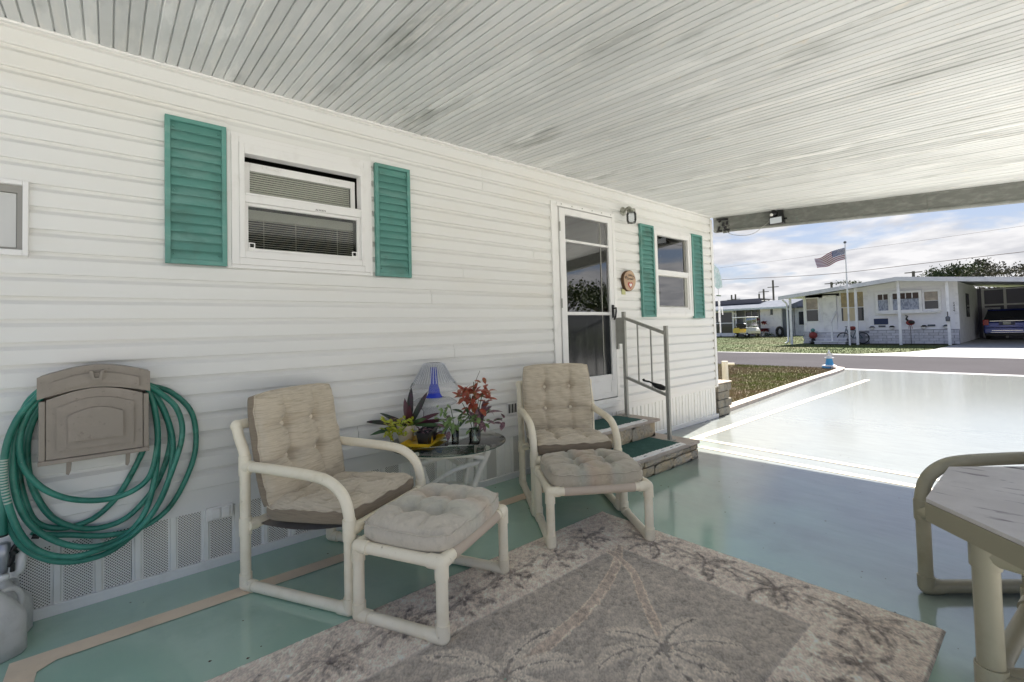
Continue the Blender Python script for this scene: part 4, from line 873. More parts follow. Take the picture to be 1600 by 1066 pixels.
# brown seat edge
# ================================================================== OCTAGONAL TABLE
tb = thing('patio_table', 'octagonal patio table with grey slate look top and olive pipe legs', 'table', (2.175, -.27, 0), group='olive patio furniture')
cx, cy, ap_ = 2.175, -.270, .567; R_ = ap_/math.cos(PI/8)
octo = [(cx+R_*math.cos(PI/8+k*PI/4), cy+R_*math.sin(PI/8+k*PI/4)) for k in range(8)]
m_slate = mat('slate_print_top', (.52, .485, .46), .55, var=[(5, (1, 1, 1), (.62, .585, .555), .42, .66), (11, (2.6, .55, 1), (.22, .19, .19), .60, .68), (7, (3.2, .5, 1), (.10, .085, .085), .655, .675)], bump=[(11, (2.6, .55, 1), .25, .006)])
b = MB(); b.prism(octo, .728, .740, lambda u, v, t: (u, v, t)); b.build('tabletop', m_slate, tb, bevel=.002)
b = MB(); s_ = 1.004
for k in range(8):
    a_, c_ = Vector(octo[k]), Vector(octo[(k+1) % 8]); n_ = ((a_+c_)/2 - Vector((cx, cy))).normalized(); ins = -.022
    P = [a_+n_*.003, c_+n_*.003, c_+n_*ins, a_+n_*ins]
    b.add([(p.x, p.y, .670) for p in P]+[(p.x, p.y, .7275) for p in P], [(3,2,1,0),(4,5,6,7),(0,1,5,4),(1,2,6,5),(2,3,7,6),(3,0,4,7)])
b.build('apron', mat('olive_edge', (.29, .265, .185), .45), tb)
lg = [(1.87, .165), (2.50, .10), (1.75, -.60), (2.55, -.62)]
for (x, y) in lg:
    b = MB(); b.tube([(x, y, 0), (x, y, .668)], .030, 14); b.tube([(x, y, .60), (x, y, .672)], .035, 14); b.tube([(x, y, .245), (x, y, .33)], .036, 14); b.ball((x, y, .03), .033); b.build('leg', m_pvc2, tb)
for (p, q) in ((0, 2), (1, 3), (0, 3), (0, 1)):
    for z in (.29, .640):
        if (p, q) == (0, 3) and z > .5: continue
        a_, c_ = Vector((*lg[p], z)), Vector((*lg[q], z)); d_ = (c_-a_).normalized()
        b = MB(); b.tube([a_, c_], .0245, 12); b.tube([a_, a_+d_*.10], .031, 12); b.tube([c_, c_-d_*.10], .031, 12); b.build('stretcher', m_pvc2, tb)

# ================================================================== SIDE TABLE AND WHAT STANDS ON IT
T0 = (1.765, 2.765); TZ = .553; TR = .395
sdt = thing('side_table', 'round glass side table on bent white rattan legs between the armchairs', 'side table', (T0[0], T0[1], 0))
b = MB(); b.lathe([(0, 0), (TR-.004, 0), (TR, .003), (TR, .007), (TR-.004, .010), (0, .010)], (T0[0], T0[1], TZ-.010), 64); b.build('glass_top', m_gedge, sdt)
MB().lathe([(TR+.0005, .0025), (TR+.0015, .005), (TR+.0005, .0075)], (T0[0], T0[1], TZ-.010), 64, cap=False).build('glass_edge', mat('dark_green_edge', (.01, .05, .035), .2), sdt)
for k in range(4):
    a = math.radians(20+90*k); ca, sa = math.cos(a), math.sin(a)
    f = lambda r_, z: (T0[0]+ca*r_, T0[1]+sa*r_, z)
    MB().tube(catmull([f(.33, TZ-.012), f(.30, .47), f(.235, .34), f(.20, .22), f(.22, .10), f(.27, .012)], 6), .022, 10).build('leg', m_wicker, sdt)
    a2 = a+PI/2; g = lambda r_, z, w_=a2: (T0[0]+math.cos(w_)*r_, T0[1]+math.sin(w_)*r_, z); am = a+PI/4
    MB().tube(catmull([f(.30, .47), g(.255, .52, am), g(.30, .47)], 8), .017, 8).build('brace', m_wicker, sdt)
    MB().tube(catmull([f(.225, .30), g(.19, .40, am), g(.26, .44)], 8), .016, 8).build('brace', m_wicker, sdt)
b = MB(); b.tube([(T0[0]+.20*math.cos(2*PI*i/32), T0[1]+.20*math.sin(2*PI*i/32), .20) for i in range(33)], .011, 8); b.build('lower_ring', m_wicker, sdt)
b = MB(); b.tube([(T0[0]+.315*math.cos(2*PI*i/40), T0[1]+.315*math.sin(2*PI*i/40), .525) for i in range(41)], .012, 8); b.build('upper_ring', m_wicker, sdt)

LX, LY = 1.785, 2.965
lp = thing('glass_lamp', 'ribbed clear glass mushroom lamp with cobalt blue candle holder at the wall', 'lamp', (LX, LY, TZ))
def ribbed(prof, n=72, amp=.03, zr=None):
    b = MB(); vs = []
    for r_, h in prof:
        for k in range(n):
            a = 2*PI*k/n; am = amp if (zr is None or zr[0] < h < zr[1]) else 0; q = r_*(1+am*(1 if k % 2 else -1)*.5); vs.append((LX+q*math.cos(a), LY+q*math.sin(a), h))
    b.add(vs, [(i*n+k, i*n+(k+1) % n, (i+1)*n+(k+1) % n, (i+1)*n+k) for i in range(len(prof)-1) for k in range(n)], True); return b
sh = [(.172, .880), (.176, .890), (.172, .905), (.150, .940), (.120, .985), (.097, 1.030), (.080, 1.062), (.062, 1.076), (.045, 1.078)]
b = ribbed(sh + [(r_-.005, h-.002) for r_, h in reversed(sh)], amp=.045, zr=(.925, 1.06)); b.build('shade', m_shade, lp)
for k in range(44):
    a = 2*PI*k/44; MB().tube([(LX+r_*1.012*math.cos(a), LY+r_*1.012*math.sin(a), h) for r_, h in sh[3:8]], .0022, 5).build('rib', m_ribw, lp)
bw = [(.05, .57), (.095, .60), (.085, .67), (.080, .735), (.110, .765), (.160, .785), (.165, .795), (.12, .822), (.06, .830)]
b = ribbed(bw + [(r_-.005, h-.001) for r_, h in reversed(bw)], amp=0); b.build('base_bowl', m_shade, lp)
MB().lathe([(0, .555), (.075, .555), (.08, .560), (.05, .575), (0, .575)], (LX, LY, 0), 32).build('foot', m_glass, lp)
MB().lathe([(0, .828), (.062, .830), (.055, .838), (.044, .855), (.040, .885), (.030, .92), (.026, .99), (.024, 1.045), (0, 1.045)], (LX, LY, 0), 28).build('candle_holder', m_blue, lp)

# tray + pots
ty = thing('yellow_tray', 'shallow bright yellow plastic tray under the black nursery pots', 'tray', (1.63, 2.80, TZ))
tx = Vector((.80, .60, 0)); tyv = Vector((-.60, .80, 0)); tc_ = Vector((1.62, 2.83, TZ))
m_yel = mat('yellow_plastic', (.78, .50, .02), .35, var=[(9, I3, (.68, .42, .02), .5, .75)])
def qd(a, c, z): return tc_ + tx*a + tyv*c + Vector((0, 0, z))
b = MB(); hw, hd = .150, .105
lo_ = [qd(-hw+.02, -hd+.02, .002), qd(hw-.02, -hd+.02, .002), qd(hw-.02, hd-.02, .002), qd(-hw+.02, hd-.02, .002)]; hi_ = [qd(-hw, -hd, .028), qd(hw, -hd, .028), qd(hw, hd, .028), qd(-hw, hd, .028)]
li = [p+Vector((0, 0, .003)) for p in lo_]; hi2 = [tc_+(p-tc_)*.97+Vector((0, 0, .0)) for p in hi_]
b.add(lo_+hi_+hi2+li, [(3,2,1,0)]+[(k, (k+1) % 4, 4+(k+1) % 4, 4+k) for k in range(4)]+[(4+k, 4+(k+1) % 4, 8+(k+1) % 4, 8+k) for k in range(4)]+[(8+k, 8+(k+1) % 4, 12+(k+1) % 4, 12+k) for k in range(4)]+[(12, 13, 14, 15)]); b.build('tray', m_yel, ty)
b = MB(); b.tube([qd(0, -.05, .005), qd(0, -.05, .085)], [.012, .003], 8); b.build('plant_tag', m_yel, ty); b = MB(); b.tube([qd(.12, .04, .005), qd(.12, .04, .11)], [.008, .006], 8); b.build('plant_tag', m_yel, ty)
def pot(a, c, label, sz=.045, h=.085):
    t = thing('nursery_pot', label, 'plant pot', tuple(qd(a, c, .006)), math.atan2(tx.y, tx.x), group='black nursery pots on the tray'); b = MB(); s0 = sz*.72
    P = [(-1, -1), (1, -1), (1, 1), (-1, 1)]
    b.add([(x*s0, y*s0, 0) for x, y in P]+[(x*sz, y*sz, h) for x, y in P]+[(x*sz*.93, y*sz*.93, h) for x, y in P]+[(x*sz*.86, y*sz*.86, h-.018) for x, y in P], [(3,2,1,0)]+[(k, (k+1) % 4, 4+(k+1) % 4, 4+k) for k in range(4)]+[(4+k, 4+(k+1) % 4, 8+(k+1) % 4, 8+k) for k in range(4)]+[(8+k, 8+(k+1) % 4, 12+(k+1) % 4, 12+k) for k in range(4)]); b.build('pot', m_black, t, local=True)
    b = MB(); b.box(-sz*1.04, sz*1.04, -sz*1.04, -sz*1.0, h-.014, h); b.box(-sz*1.04, sz*1.04, sz, sz*1.04, h-.014, h); b.box(-sz*1.04, -sz, -sz, sz, h-.014, h); b.box(sz, sz*1.04, -sz, sz, h-.014, h); b.build('rim', m_black, t, local=True)
    MB().box(-sz*.84, sz*.84, -sz*.84, sz*.84, h-.022, h-.018).build('soil', mat('dark_soil', (.03, .022, .016), .95, bump=[(90, I3, .6, .006)]), t, local=True); return t
pot(-.065, -.03, 'left black square nursery pot with small pink and green leaves in the tray', .043)
pot(.050, -.01, 'right dark green black nursery pot standing empty in the tray', .050)
# leaves
L_dark = mat('dark_purple_green_leaf', (.022, .035, .020), .4, var=[(18, I3, (.045, .018, .028), .45, .6)]); L_und = mat('maroon_leaf', (.065, .012, .025), .4)
L_grn = mat('deep_green_leaf', (.03, .075, .022), .4, var=[(20, I3, (.06, .11, .03), .5, .7)]); L_yel = mat('yellow_green_leaf', (.42, .43, .03), .45, var=[(40, I3, (.20, .28, .02), .5, .62), (60, I3, (.38, .06, .03), .6, .68)])
L_red = mat('coppery_red_leaf', (.32, .06, .035), .45, var=[(30, I3, (.16, .10, .03), .5, .65), (50, I3, (.45, .12, .08), .6, .7)]); L_pnk = mat('pink_striped_leaf', (.24, .13, .15), .4, var=[(60, (1, 1, 1), (.10, .05, .07), .46, .54), (45, I3, (.50, .36, .38), .62, .7)])
L_lg = mat('pale_green_leaf', (.16, .26, .08), .45, var=[(30, I3, (.30, .36, .18), .5, .7)])
rc = thing('potted_plant', 'cream pot with sword leaved dark plant and yellow green foliage left on the glass table', 'potted plant', (1.545, 2.965, TZ))
PX, PY = 1.545, 2.945
MB().lathe([(0, 0), (.045, 0), (.062, .105), (.066, .118), (.060, .118), (.054, .100), (0, .100)], (PX, PY, TZ), 28).build('pot', mat('cream_pot', (.66, .57, .46), .6), rc)
rr_ = _r0; upv = Vector((0, 0, 1)); fw = Vector((_f.x, _f.y, 0)).normalized()
base = Vector((PX+.02, PY-.01, TZ+.11))
for i, (dx, dz, ln, w_, mm, fwd) in enumerate([(.03, 1, .26, .048, L_dark, .1), (-.12, .95, .19, .040, L_und, -.1), (.42, .85, .26, .042, L_dark, 0), (.06, .9, .15, .04, L_und, -.3), (.85, .48, .20, .034, L_und, -.1), (1.0, .22, .24, .032, L_und, .1), (-.85, .42, .20, .034, L_und, .2), (-1.0, .55, .22, .028, L_dark, .1), (-1.1, .25, .29, .036, L_dark, -.1), (1.2, .10, .27, .026, L_grn, -.2), (-.9, -.05, .24, .036, L_grn, -.4), (.5, .4, .16, .036, L_grn, -.6)]):
    d_ = rr_*dx + upv*dz + fw*fwd; MB().leaf(base + rr_*(dx*.02), d_, upv*.6 - fw, ln, w_, .10 if dz > .7 else .28, .25, 7).build('sword_leaf', mm, rc)
random.seed(21); 
for k in range(90):
    a = random.random()*2*PI; r_ = .085*math.sqrt(random.random()); p = base + rr_*(-.055+r_*1.3*math.cos(a)) - fw*(.02+abs(r_*math.sin(a))) + upv*random.uniform(-.055, .055)
    d_ = Vector((random.uniform(-1, 1), random.uniform(-1, 1), random.uniform(-.6, .7))); MB().leaf(p, d_, upv - fw*.5, random.uniform(.032, .056), random.uniform(.016, .026), .3, .2, 3).build('small_leaf', L_yel, rc)
# sprig in the black pot
sprg = thing('pink_sprig', 'small pink striped seedling leaves growing from the left nursery pot', 'seedling', tuple(qd(-.065, -.03, .08)))
for k in range(16):
    a = random.random()*2*PI; d_ = Vector((math.cos(a), math.sin(a), random.uniform(.1, .9))); MB().leaf(qd(-.055+.03*math.cos(a), -.02+.03*math.sin(a), .075+random.random()*.03), d_, upv, random.uniform(.035, .055), .016, .35, .2, 3).build('leaf', L_pnk, sprg)
def glassjar(c, r_, h, label):
    t = thing('glass_jar', label, 'glass jar', c, group='drinking glasses used as plant jars'); b = MB()
    b.lathe([(0, 0), (r_*.86, 0), (r_*.9, .004), (r_, h), (r_*.94, h), (r_*.84, .008), (0, .008)], c, 26, cap=False); b.build('glass', m_glass, t)
    MB().lathe([(0, .009), (r_*.82, .009), (r_*.86, h*.30), (0, h*.30)], c, 22).build('gravel', mat('wet_gravel', (.16, .07, .03), .5, var=[(140, I3, (.35, .22, .12), .5, .65)], bump=[(150, I3, .8, .006)]), t)
    return t
J1 = (1.79, 2.71, TZ); J2 = (1.885, 2.615, TZ)
glassjar(J1, .027, .090, 'narrow drinking glass with cuttings just right of the yellow tray'); glassjar(J2, .042, .085, 'wider drinking glass with brown gravel and cuttings at the table front right')
p1 = thing('jar_cutting', 'green and purple leafy cutting in the narrow drinking glass', 'cutting', (J1[0], J1[1], TZ+.01), group='plant cuttings in glasses')
def foliage(t, c, n, rx, rz_, mm, ls, ws, dz=(-.3, .8), seed=1, yr=None, nm='leaf'):
    rnd = random.Random(seed); yr = yr or rx
    for k in range(n):
        u = Vector((rnd.gauss(0, .5), rnd.gauss(0, .5), rnd.gauss(0, .5))); p = Vector(c) + rr_*(u.x*rx) + fw*(u.y*yr) + upv*(u.z*rz_); d_ = (rr_*u.x + fw*(u.y-.2) + upv*rnd.uniform(*dz) + Vector((rnd.uniform(-.5, .5),)*3))
        MB().leaf(p, d_, upv - fw*.4, rnd.uniform(*ls)*1.12, rnd.uniform(*ws)*1.35, .35, .2, 4).build(nm, mm, t)
def stems(t, c0, ends, m_=None, r_=.0028):
    b = MB()
    for e in ends: c0v = Vector(c0); e = Vector(e); b.tube(catmull([c0v, c0v*.5+e*.5+upv*.03, e], 4), r_, 6)
    b.build('stem', m_ or L_grn, t)
stems(p1, (J1[0], J1[1], TZ+.02), [Vector(J1)+rr_*dx+upv*dz for dx, dz in ((-.08, .20), (-.03, .24), (.05, .18), (-.12, .16))])
foliage(p1, Vector(J1)+upv*.13-rr_*.01, 22, .05, .05, L_lg, (.03, .055), (.014, .024), seed=3)
foliage(p1, Vector(J1)+upv*.21-rr_*.07, 14, .05, .05, L_lg, (.02, .04), (.012, .02), seed=4)
foliage(p1, Vector(J1)+upv*.08-rr_*.045, 7, .03, .05, L_pnk, (.06, .10), (.018, .026), (-.5, .2), seed=5)
p2 = thing('jar_cutting', 'large coppery red and pink striped cutting in the wider drinking glass', 'cutting', (J2[0], J2[1], TZ+.01), group='plant cuttings in glasses')
J2v = Vector(J2)
stems(p2, (J2[0], J2[1], TZ+.02), [J2v+rr_*dx+upv*dz for dx, dz in ((-.03, .34), (.0, .40), (.06, .33), (.10, .20), (.19, .15), (-.08, .26), (.03, .28))])
foliage(p2, J2v+upv*.29-rr_*.012, 60, .075, .065, L_red, (.04, .07), (.018, .030), seed=6)
foliage(p2, J2v+upv*.355-rr_*.055, 11, .03, .03, L_red, (.035, .055), (.016, .024), seed=7)
foliage(p2, J2v+upv*.335+rr_*.065, 14, .03, .06, L_red, (.035, .055), (.016, .024), seed=8)
foliage(p2, J2v+upv*.14+rr_*.01, 30, .085, .05, L_lg, (.03, .05), (.014, .022), seed=9)
foliage(p2, J2v+upv*.16+rr_*.05, 16, .07, .08, L_pnk, (.06, .11), (.018, .028), (-.4, .7), seed=10)
foliage(p2, J2v+upv*.125+rr_*.20, 5, .02, .02, L_pnk, (.05, .08), (.02, .028), (-.1, .3), seed=11)
foliage(p2, J2v+upv*.20-rr_*.06, 8, .03, .08, L_grn, (.05, .08), (.016, .024), (-.8, .0), seed=12)
MB().tube(catmull([J2v+upv*.30, J2v+upv*.39+rr_*.01, J2v+upv*.475+rr_*.045], 5), .0016, 5).build('bare_twig', mat('dry_twig', (.20, .17, .13), .8), p2)
# ================================================================== RUG
def make_rug():
    x0, x1, y0, y1 = -.15, 2.640, .362, 2.158; st_ = .0062; nx_ = int((x1-x0)/st_); ny_ = int((y1-y0)/st_)
    X, Y = np.meshgrid(np.linspace(x0, x1, nx_), np.linspace(y0, y1, ny_)); rs = np.random.RandomState(3)
    def sm(a, k):
        for _ in range(k): a = (a+np.roll(a, 1, 0)+np.roll(a, -1, 0)+np.roll(a, 1, 1)+np.roll(a, -1, 1))/5
        return a
    n1 = sm(rs.rand(*X.shape), 3); n1 = (n1-n1.mean())/n1.std(); n2 = sm(rs.rand(*X.shape), 40); n2 = (n2-n2.mean())/n2.std(); n0 = rs.rand(*X.shape)-.5
    light = np.array([.385, .338, .295]); dark = np.array([.235, .212, .185]); ch = np.array([.105, .09, .078]); cream = np.array([.40, .34, .28]); tan = np.array([.29, .24, .20])
    C = np.ones(X.shape+(3,))*light; Z = np.zeros(X.shape)
    inner = (X < 2.272) & (Y < 1.745) & (Y > .750) & (X > .28); C[inner] = dark
    def edge(mask_d, w): return np.abs(mask_d) < w
    bl = (np.abs(Y-1.745) < .006) & (X < 2.275) | (np.abs(X-2.272) < .006) & (Y < 1.75) & (Y > .745) | (np.abs(Y-.750) < .006) & (X < 2.275)
    Z[bl] -= .003; C[bl] = C[bl]*.0 + np.array([.24, .22, .20])
    def seg_dist(px_, py_, ax, ay, bx, by):
        dx, dy = bx-ax, by-ay; t = np.clip(((px_-ax)*dx+(py_-ay)*dy)/(dx*dx+dy*dy+1e-9), 0, 1); return np.hypot(px_-ax-t*dx, py_-ay-t*dy), t
    jit = n1*.0022
    def curve(pts, w0, w1_, col, dz=.0, rim=None, al=1.0):
        P = catmull([(a, c_, 0) for a, c_ in pts], 6); n = len(P)
        xa, xb, ya_, yb_ = min(p.x for p in P)-.06, max(p.x for p in P)+.06, min(p.y for p in P)-.06, max(p.y for p in P)+.06
        i0, i1 = np.searchsorted(X[0], [xa, xb]); j0, j1 = np.searchsorted(Y[:, 0], [ya_, yb_]); 
        if i1 <= i0 or j1 <= j0: return
        xs_, ys_ = X[j0:j1, i0:i1], Y[j0:j1, i0:i1]; D = np.full(xs_.shape, 9.)
        for k in range(n-1):
            d_, t = seg_dist(xs_, ys_, P[k].x, P[k].y, P[k+1].x, P[k+1].y); w = w0+(w1_-w0)*(k+t)/(n-1); D = np.minimum(D, d_-w)
        D = D + jit[j0:j1, i0:i1]; ins = D < 0; a_ = al
        sub = C[j0:j1, i0:i1]; sub[ins] = sub[ins]*(1-a_)+np.array(col)*a_; Z[j0:j1, i0:i1][ins] += dz
        if rim is not None:
            rm = (D >= -.006) & (D < .003); sub[rm] = np.array(rim)
    def frond(cx_, cy_, ang, ln, bend, col, mid, lw=.006, wl=.05, k=13, al=1.0):
        P = []
        for i in range(9):
            t = i/8; a = ang + bend*t; P.append((cx_+ln*t*math.cos(a), cy_+ln*t*math.sin(a)))
        for i in range(k):
            t = .12+.86*i/(k-1); a = ang+bend*t; px_ = cx_+ln*t*math.cos(a); py_ = cy_+ln*t*math.sin(a); ta = a+bend*t*.9; wl_ = wl*(math.sin(PI*min(1, t*.8+.15)))
            for s in (-1, 1):
                b2 = ta+s*.85; curve([(px_, py_), (px_+wl_*.55*math.cos(b2), py_+wl_*.55*math.sin(b2)), (px_+wl_*math.cos(b2-s*.3), py_+wl_*math.sin(b2-s*.3))], lw, lw*.35, col, .002, al=al)
        curve(P, lw*.6, lw*.3, mid, -.002)
    # inner big palms
    curve([(2.28, 1.74), (2.05, 1.605), (1.75, 1.49), (1.5, 1.44), (1.18, 1.40)], .020, .034, tan, .001, cream)
    curve([(2.19, 1.74), (2.10, 1.53), (1.89, 1.30), (1.76, 1.15), (1.70, 1.08)], .018, .024, tan, .001, cream)
    for an, ln, be in ((.55, .26, -.5), (-.2, .30, -.5), (-1.0, .27, -.5), (-1.75, .26, .4), (-2.5, .26, .6), (2.9, .30, .5), (2.15, .30, .6), (1.35, .24, .6)): frond(1.69, 1.08, an, ln, be, (.36, .325, .28), (.15, .135, .12), .0105, .075, al=.85)
    for an, ln, be in ((.7, .34, -.5), (0.0, .30, -.5), (-1.0, .30, -.5), (1.6, .34, .5), (2.4, .30, .5), (3.0, .3, .5), (-2.2, .3, .5)): frond(1.12, 1.40, an, ln, be, (.37, .335, .29), (.15, .135, .12), .011, .08, al=.85)
    for cx_, cy_ in ((.55, 1.1),):
        for an, ln, be in ((.7, .3, -.5), (0, .3, -.5), (-1., .3, -.5), (1.6, .3, .5), (2.4, .3, .5)): frond(cx_, cy_, an, ln, be, (.45, .40, .34), (.16, .15, .14), .0075, .065)
    # border palms
    kd = (.20, .175, .152)
    def bpalm(cx_, cy_, tx_, ty_, sc=1.0, rot=0):
        curve([(cx_, cy_), ((cx_+tx_)/2+.01, (cy_+ty_)/2-.015), (tx_, ty_)], .006*sc, .011*sc, kd, -.001)
        for an, ln, be in ((.5, .13, -.6), (1.3, .12, -.4), (2.1, .13, .5), (2.9, .14, .6), (-.4, .13, -.6), (-2.6, .13, .7), (-1.5, .10, .4)): frond(cx_, cy_, an+rot, ln*sc, be, kd, (.13, .11, .10), .0078*sc, .036*sc, 8, .45)
    for cx_, tx_ in ((2.22, 2.42), (1.94, 2.14), (1.62, 1.86), (1.31, 1.55), (1.0, 1.24), (.66, .92), (.35, .6), (.05, .3)): bpalm(cx_, 1.93+.02*math.sin(cx_*9), tx_, 1.985+.01*math.sin(tx_*7), 1.15)
    for cy_, ty_ in ((1.62, 1.82), (1.30, 1.52), (.95, 1.18), (.585, .84)): bpalm(2.45, cy_, 2.50, ty_, 1.35, -PI/2)
    for cx_, tx_ in ((2.15, 1.9), (1.8, 1.55)): bpalm(cx_, .55, tx_, .60, 1.2, PI)
    ew = np.minimum(np.minimum(X-x0, x1-X), np.minimum(Y-y0, y1-Y))
    C[ew < .010] = np.array([.17, .155, .135])
    wr_ = np.clip(.5+.30*n2+.15*n1, 0, 1)[..., None]; base_ = np.where(inner[..., None], dark, light); C = C*(1-.30*wr_)+base_*(.30*wr_)
    C *= np.array([2.10, 2.02, 1.94])*(1+.11*n1+.05*n2+.50*n0)[..., None]; C = np.clip(C, .02, .90)
    Z = Z + .010 + n1*.0010 + n0*.0016; Z[ew < .010] = .007; Z[ew < .001] = .001
    me = bpy.data.meshes.new('rug'); idx = np.arange(nx_*ny_).reshape(ny_, nx_); F_ = np.stack([idx[:-1, :-1], idx[:-1, 1:], idx[1:, 1:], idx[1:, :-1]], -1).reshape(-1, 4)
    me.vertices.add(nx_*ny_); me.vertices.foreach_set('co', np.stack([X, Y, Z], -1).ravel().astype('f')); me.loops.add(F_.size); me.loops.foreach_set('vertex_index', F_.ravel().astype('i'))
    me.polygons.add(len(F_)); me.polygons.foreach_set('loop_start', (np.arange(len(F_))*4).astype('i')); me.polygons.foreach_set('loop_total', np.full(len(F_), 4, 'i')); me.update(calc_edges=True)
    ca = me.color_attributes.new('pile', 'FLOAT_COLOR', 'POINT'); ca.data.foreach_set('color', np.concatenate([C, np.ones(X.shape+(1,))], -1).ravel().astype('f'))
    me.materials.append(mat('rug_pile', (.4, .35, .3), .98, attr='pile', bump=[(170, (1, .6, 1), 1.0, .008), (35, I3, .5, .008)], sheen=.2))
    o = bpy.data.objects.new('area_rug', me); COL.objects.link(o); tag(o, 'taupe and grey pile rug with carved palm tree pattern on the mint floor', 'rug')
make_rug()

# small debris on floor
b = MB(); rd = random.Random(5)
for k in range(190):
    x, y = rd.uniform(-.2, 5.6), rd.uniform(-.5, 3.1); s = rd.uniform(.002, .007); b.add([(x, y-s, .001), (x+s*1.5, y, .001), (x, y+s, .002), (x-s, y, .001)], [(0, 1, 2, 3)])
o = b.build('floor_debris', mat('debris', (.06, .045, .03), .9)); o['kind'] = 'stuff'; tag(o, 'tiny dark leaf crumbs scattered over the mint floor', 'debris')
# ================================================================== FAR SIDE OF THE STREET
m_hside = mat('pale_lilac_siding', (.84, .83, .87), .55, var=[(2, I3, (.76, .75, .79), .5, .7)])
m_hwhite = mat('house_white', (.84, .83, .85), .5, var=[(3, I3, (.64, .63, .66), .5, .75)])
m_roofw = mat('white_roof', (.66, .66, .70), .5, var=[(2, I3, (.52, .52, .56), .5, .7)])
m_roofg = mat('blue_grey_roof', (.13, .14, .165), .9, spec=.05, var=[(2, I3, (.17, .18, .205), .45, .65)])
m_wglass = mat('dark_window', (.03, .032, .04), .06, spec=.8)
m_amber = mat('amber_blind', (.44, .34, .19), .6, var=[(2, (1, .8, .6), (.30, .25, .17), .45, .6), (6, I3, (.6, .5, .32), .6, .7)])
m_lace = mat('lace_curtain', (.42, .45, .55), .8, var=[(4, (1, 3, 1.5), (.22, .24, .32), .45, .6)])
m_brickw = mat('painted_brick', (.62, .61, .66), .8, var=[(9, I3, (.48, .48, .53), .5, .7)], objvar=.14)
m_mort = mat('mortar_shadow', (.26, .26, .30), .9)
m_navy = mat('navy_board', (.02, .035, .10), .5)
HX, WX = 31.8, 32.8
h2 = thing('neighbour_house', 'long white mobile home across the street with low sloping roof, screened porch and carport', 'house', (WX, 6, 0))
# walls: porch part and main part
b = MB(); b.box(WX, WX+9, 7.2, 10.35, .70, 2.95); b.box(WX+.04, WX+9, 7.2, 10.33, 0, .70); b.build('porch_wall', m_hside, h2)
def clad(b, x, y0, y1, z0, z1, step=.16):
    z = z0
    while z < z1-.01:
        zt = min(z+step, z1); b.prism([(x-.040, z), (x-.003, zt), (x+.03, zt), (x+.03, z)], y0, y1, lambda u, v, t: (u, t, v)); z += step
b = MB(); b.box(WX+.03, WX+16, 3.40, 7.2, 0, 3.15); b.build('main_wall', m_hside, h2)
z = .75
while z < 3.05:
    for y0, y1 in ((3.42, 7.18),):
        b = MB(); clad(b, WX, y0, y1, z, min(z+.165, 3.12), .165); b.build('siding_plank', m_hside, h2)
    z += .165
b = MB(); b.box(WX-.03, WX+.02, 3.34, 3.50, .72, 3.2); b.box(WX-.03, WX+.02, 7.10, 7.24, .72, 3.1); b.box(WX-.03, WX+.02, 10.25, 10.38, .72, 2.9); b.build('corner_trim', m_hwhite, h2)
# gable side wall inside the carport
b = MB(); b.box(WX+.1, WX+8, 3.38, 3.40, .0, 3.2); b.build('side_wall', m_hwhite, h2); 
b = MB(); b.box(WX+3.2, WX+4.2, 3.33, 3.38, 1.35, 2.65); b.build('side_window', m_wglass, h2)
# roof: slopes from peak (y 5.55) to left; flat to the right
rt = [(11.35, 2.80), (5.56, 3.44), (-8, 2.04)]
b = MB()
for (ya, za_), (yb, zb_) in zip(rt, rt[1:]):
    b.add([(HX-.25, ya, za_), (HX-.25, yb, zb_), (HX+17, yb, zb_+.3), (HX+17, ya, za_+.3), (HX-.25, ya, za_+.04), (HX-.25, yb, zb_+.04), (HX+17, yb, zb_+.34), (HX+17, ya, za_+.34)], [(0, 1, 2, 3), (7, 6, 5, 4), (3, 7, 4, 0), (1, 5, 6, 2)])
b.build('roof', m_roofw, h2)
b = MB()
for (ya, za_), (yb, zb_) in zip(rt, rt[1:]):
    b.add([(HX-.30, ya, za_-.10), (HX-.30, yb, zb_-.10), (HX-.24, yb, zb_-.10), (HX-.24, ya, za_-.10), (HX-.30, ya, za_+.12), (HX-.30, yb, zb_+.12), (HX-.24, yb, zb_+.12), (HX-.24, ya, za_+.12)], [(3,2,1,0),(4,5,6,7),(0,1,5,4),(1,2,6,5),(2,3,7,6),(3,0,4,7)])
b.build('fascia', m_roofw, h2)
b = MB()
for (ya, za_), (yb, zb_) in zip(rt[:1], rt[1:2]): b.add([(HX-.2, ya, za_-.01), (HX-.2, yb, zb_-.01), (HX+1.1, yb, zb_-.01), (HX+1.1, ya, za_-.01)], [(0, 1, 2, 3)])
b.build('soffit', m_hside, h2)
b = MB(); b.box(WX+.0, WX+.05, 7.2, 10.35, 2.80, 2.96); b.add([(WX, 10.35, 2.85), (WX, 5.56, 3.42), (WX, 3.4, 3.20), (WX, 3.4, 3.05), (WX, 10.35, 2.7)], [(0, 1, 2, 3, 4)]); b.build('gable', m_hside, h2)
for y, z in ((10.78, 2.80), (7.43, 3.18), (5.54, 3.36), (3.63, 3.17)):
    MB().box(HX-.045, HX+.045, y-.06, y+.06, -.04, z).build('porch_post', m_hwhite, h2)
b = MB(); b.tube([(HX-.15, 11.15, 2.70), (HX-.15, 11.0, 2.55), (HX-.05, 10.95, 2.45), (HX-.05, 10.95, .15), (HX-.25, 11.05, .03)], .05, 8); b.build('downspout', m_hwhite, h2)
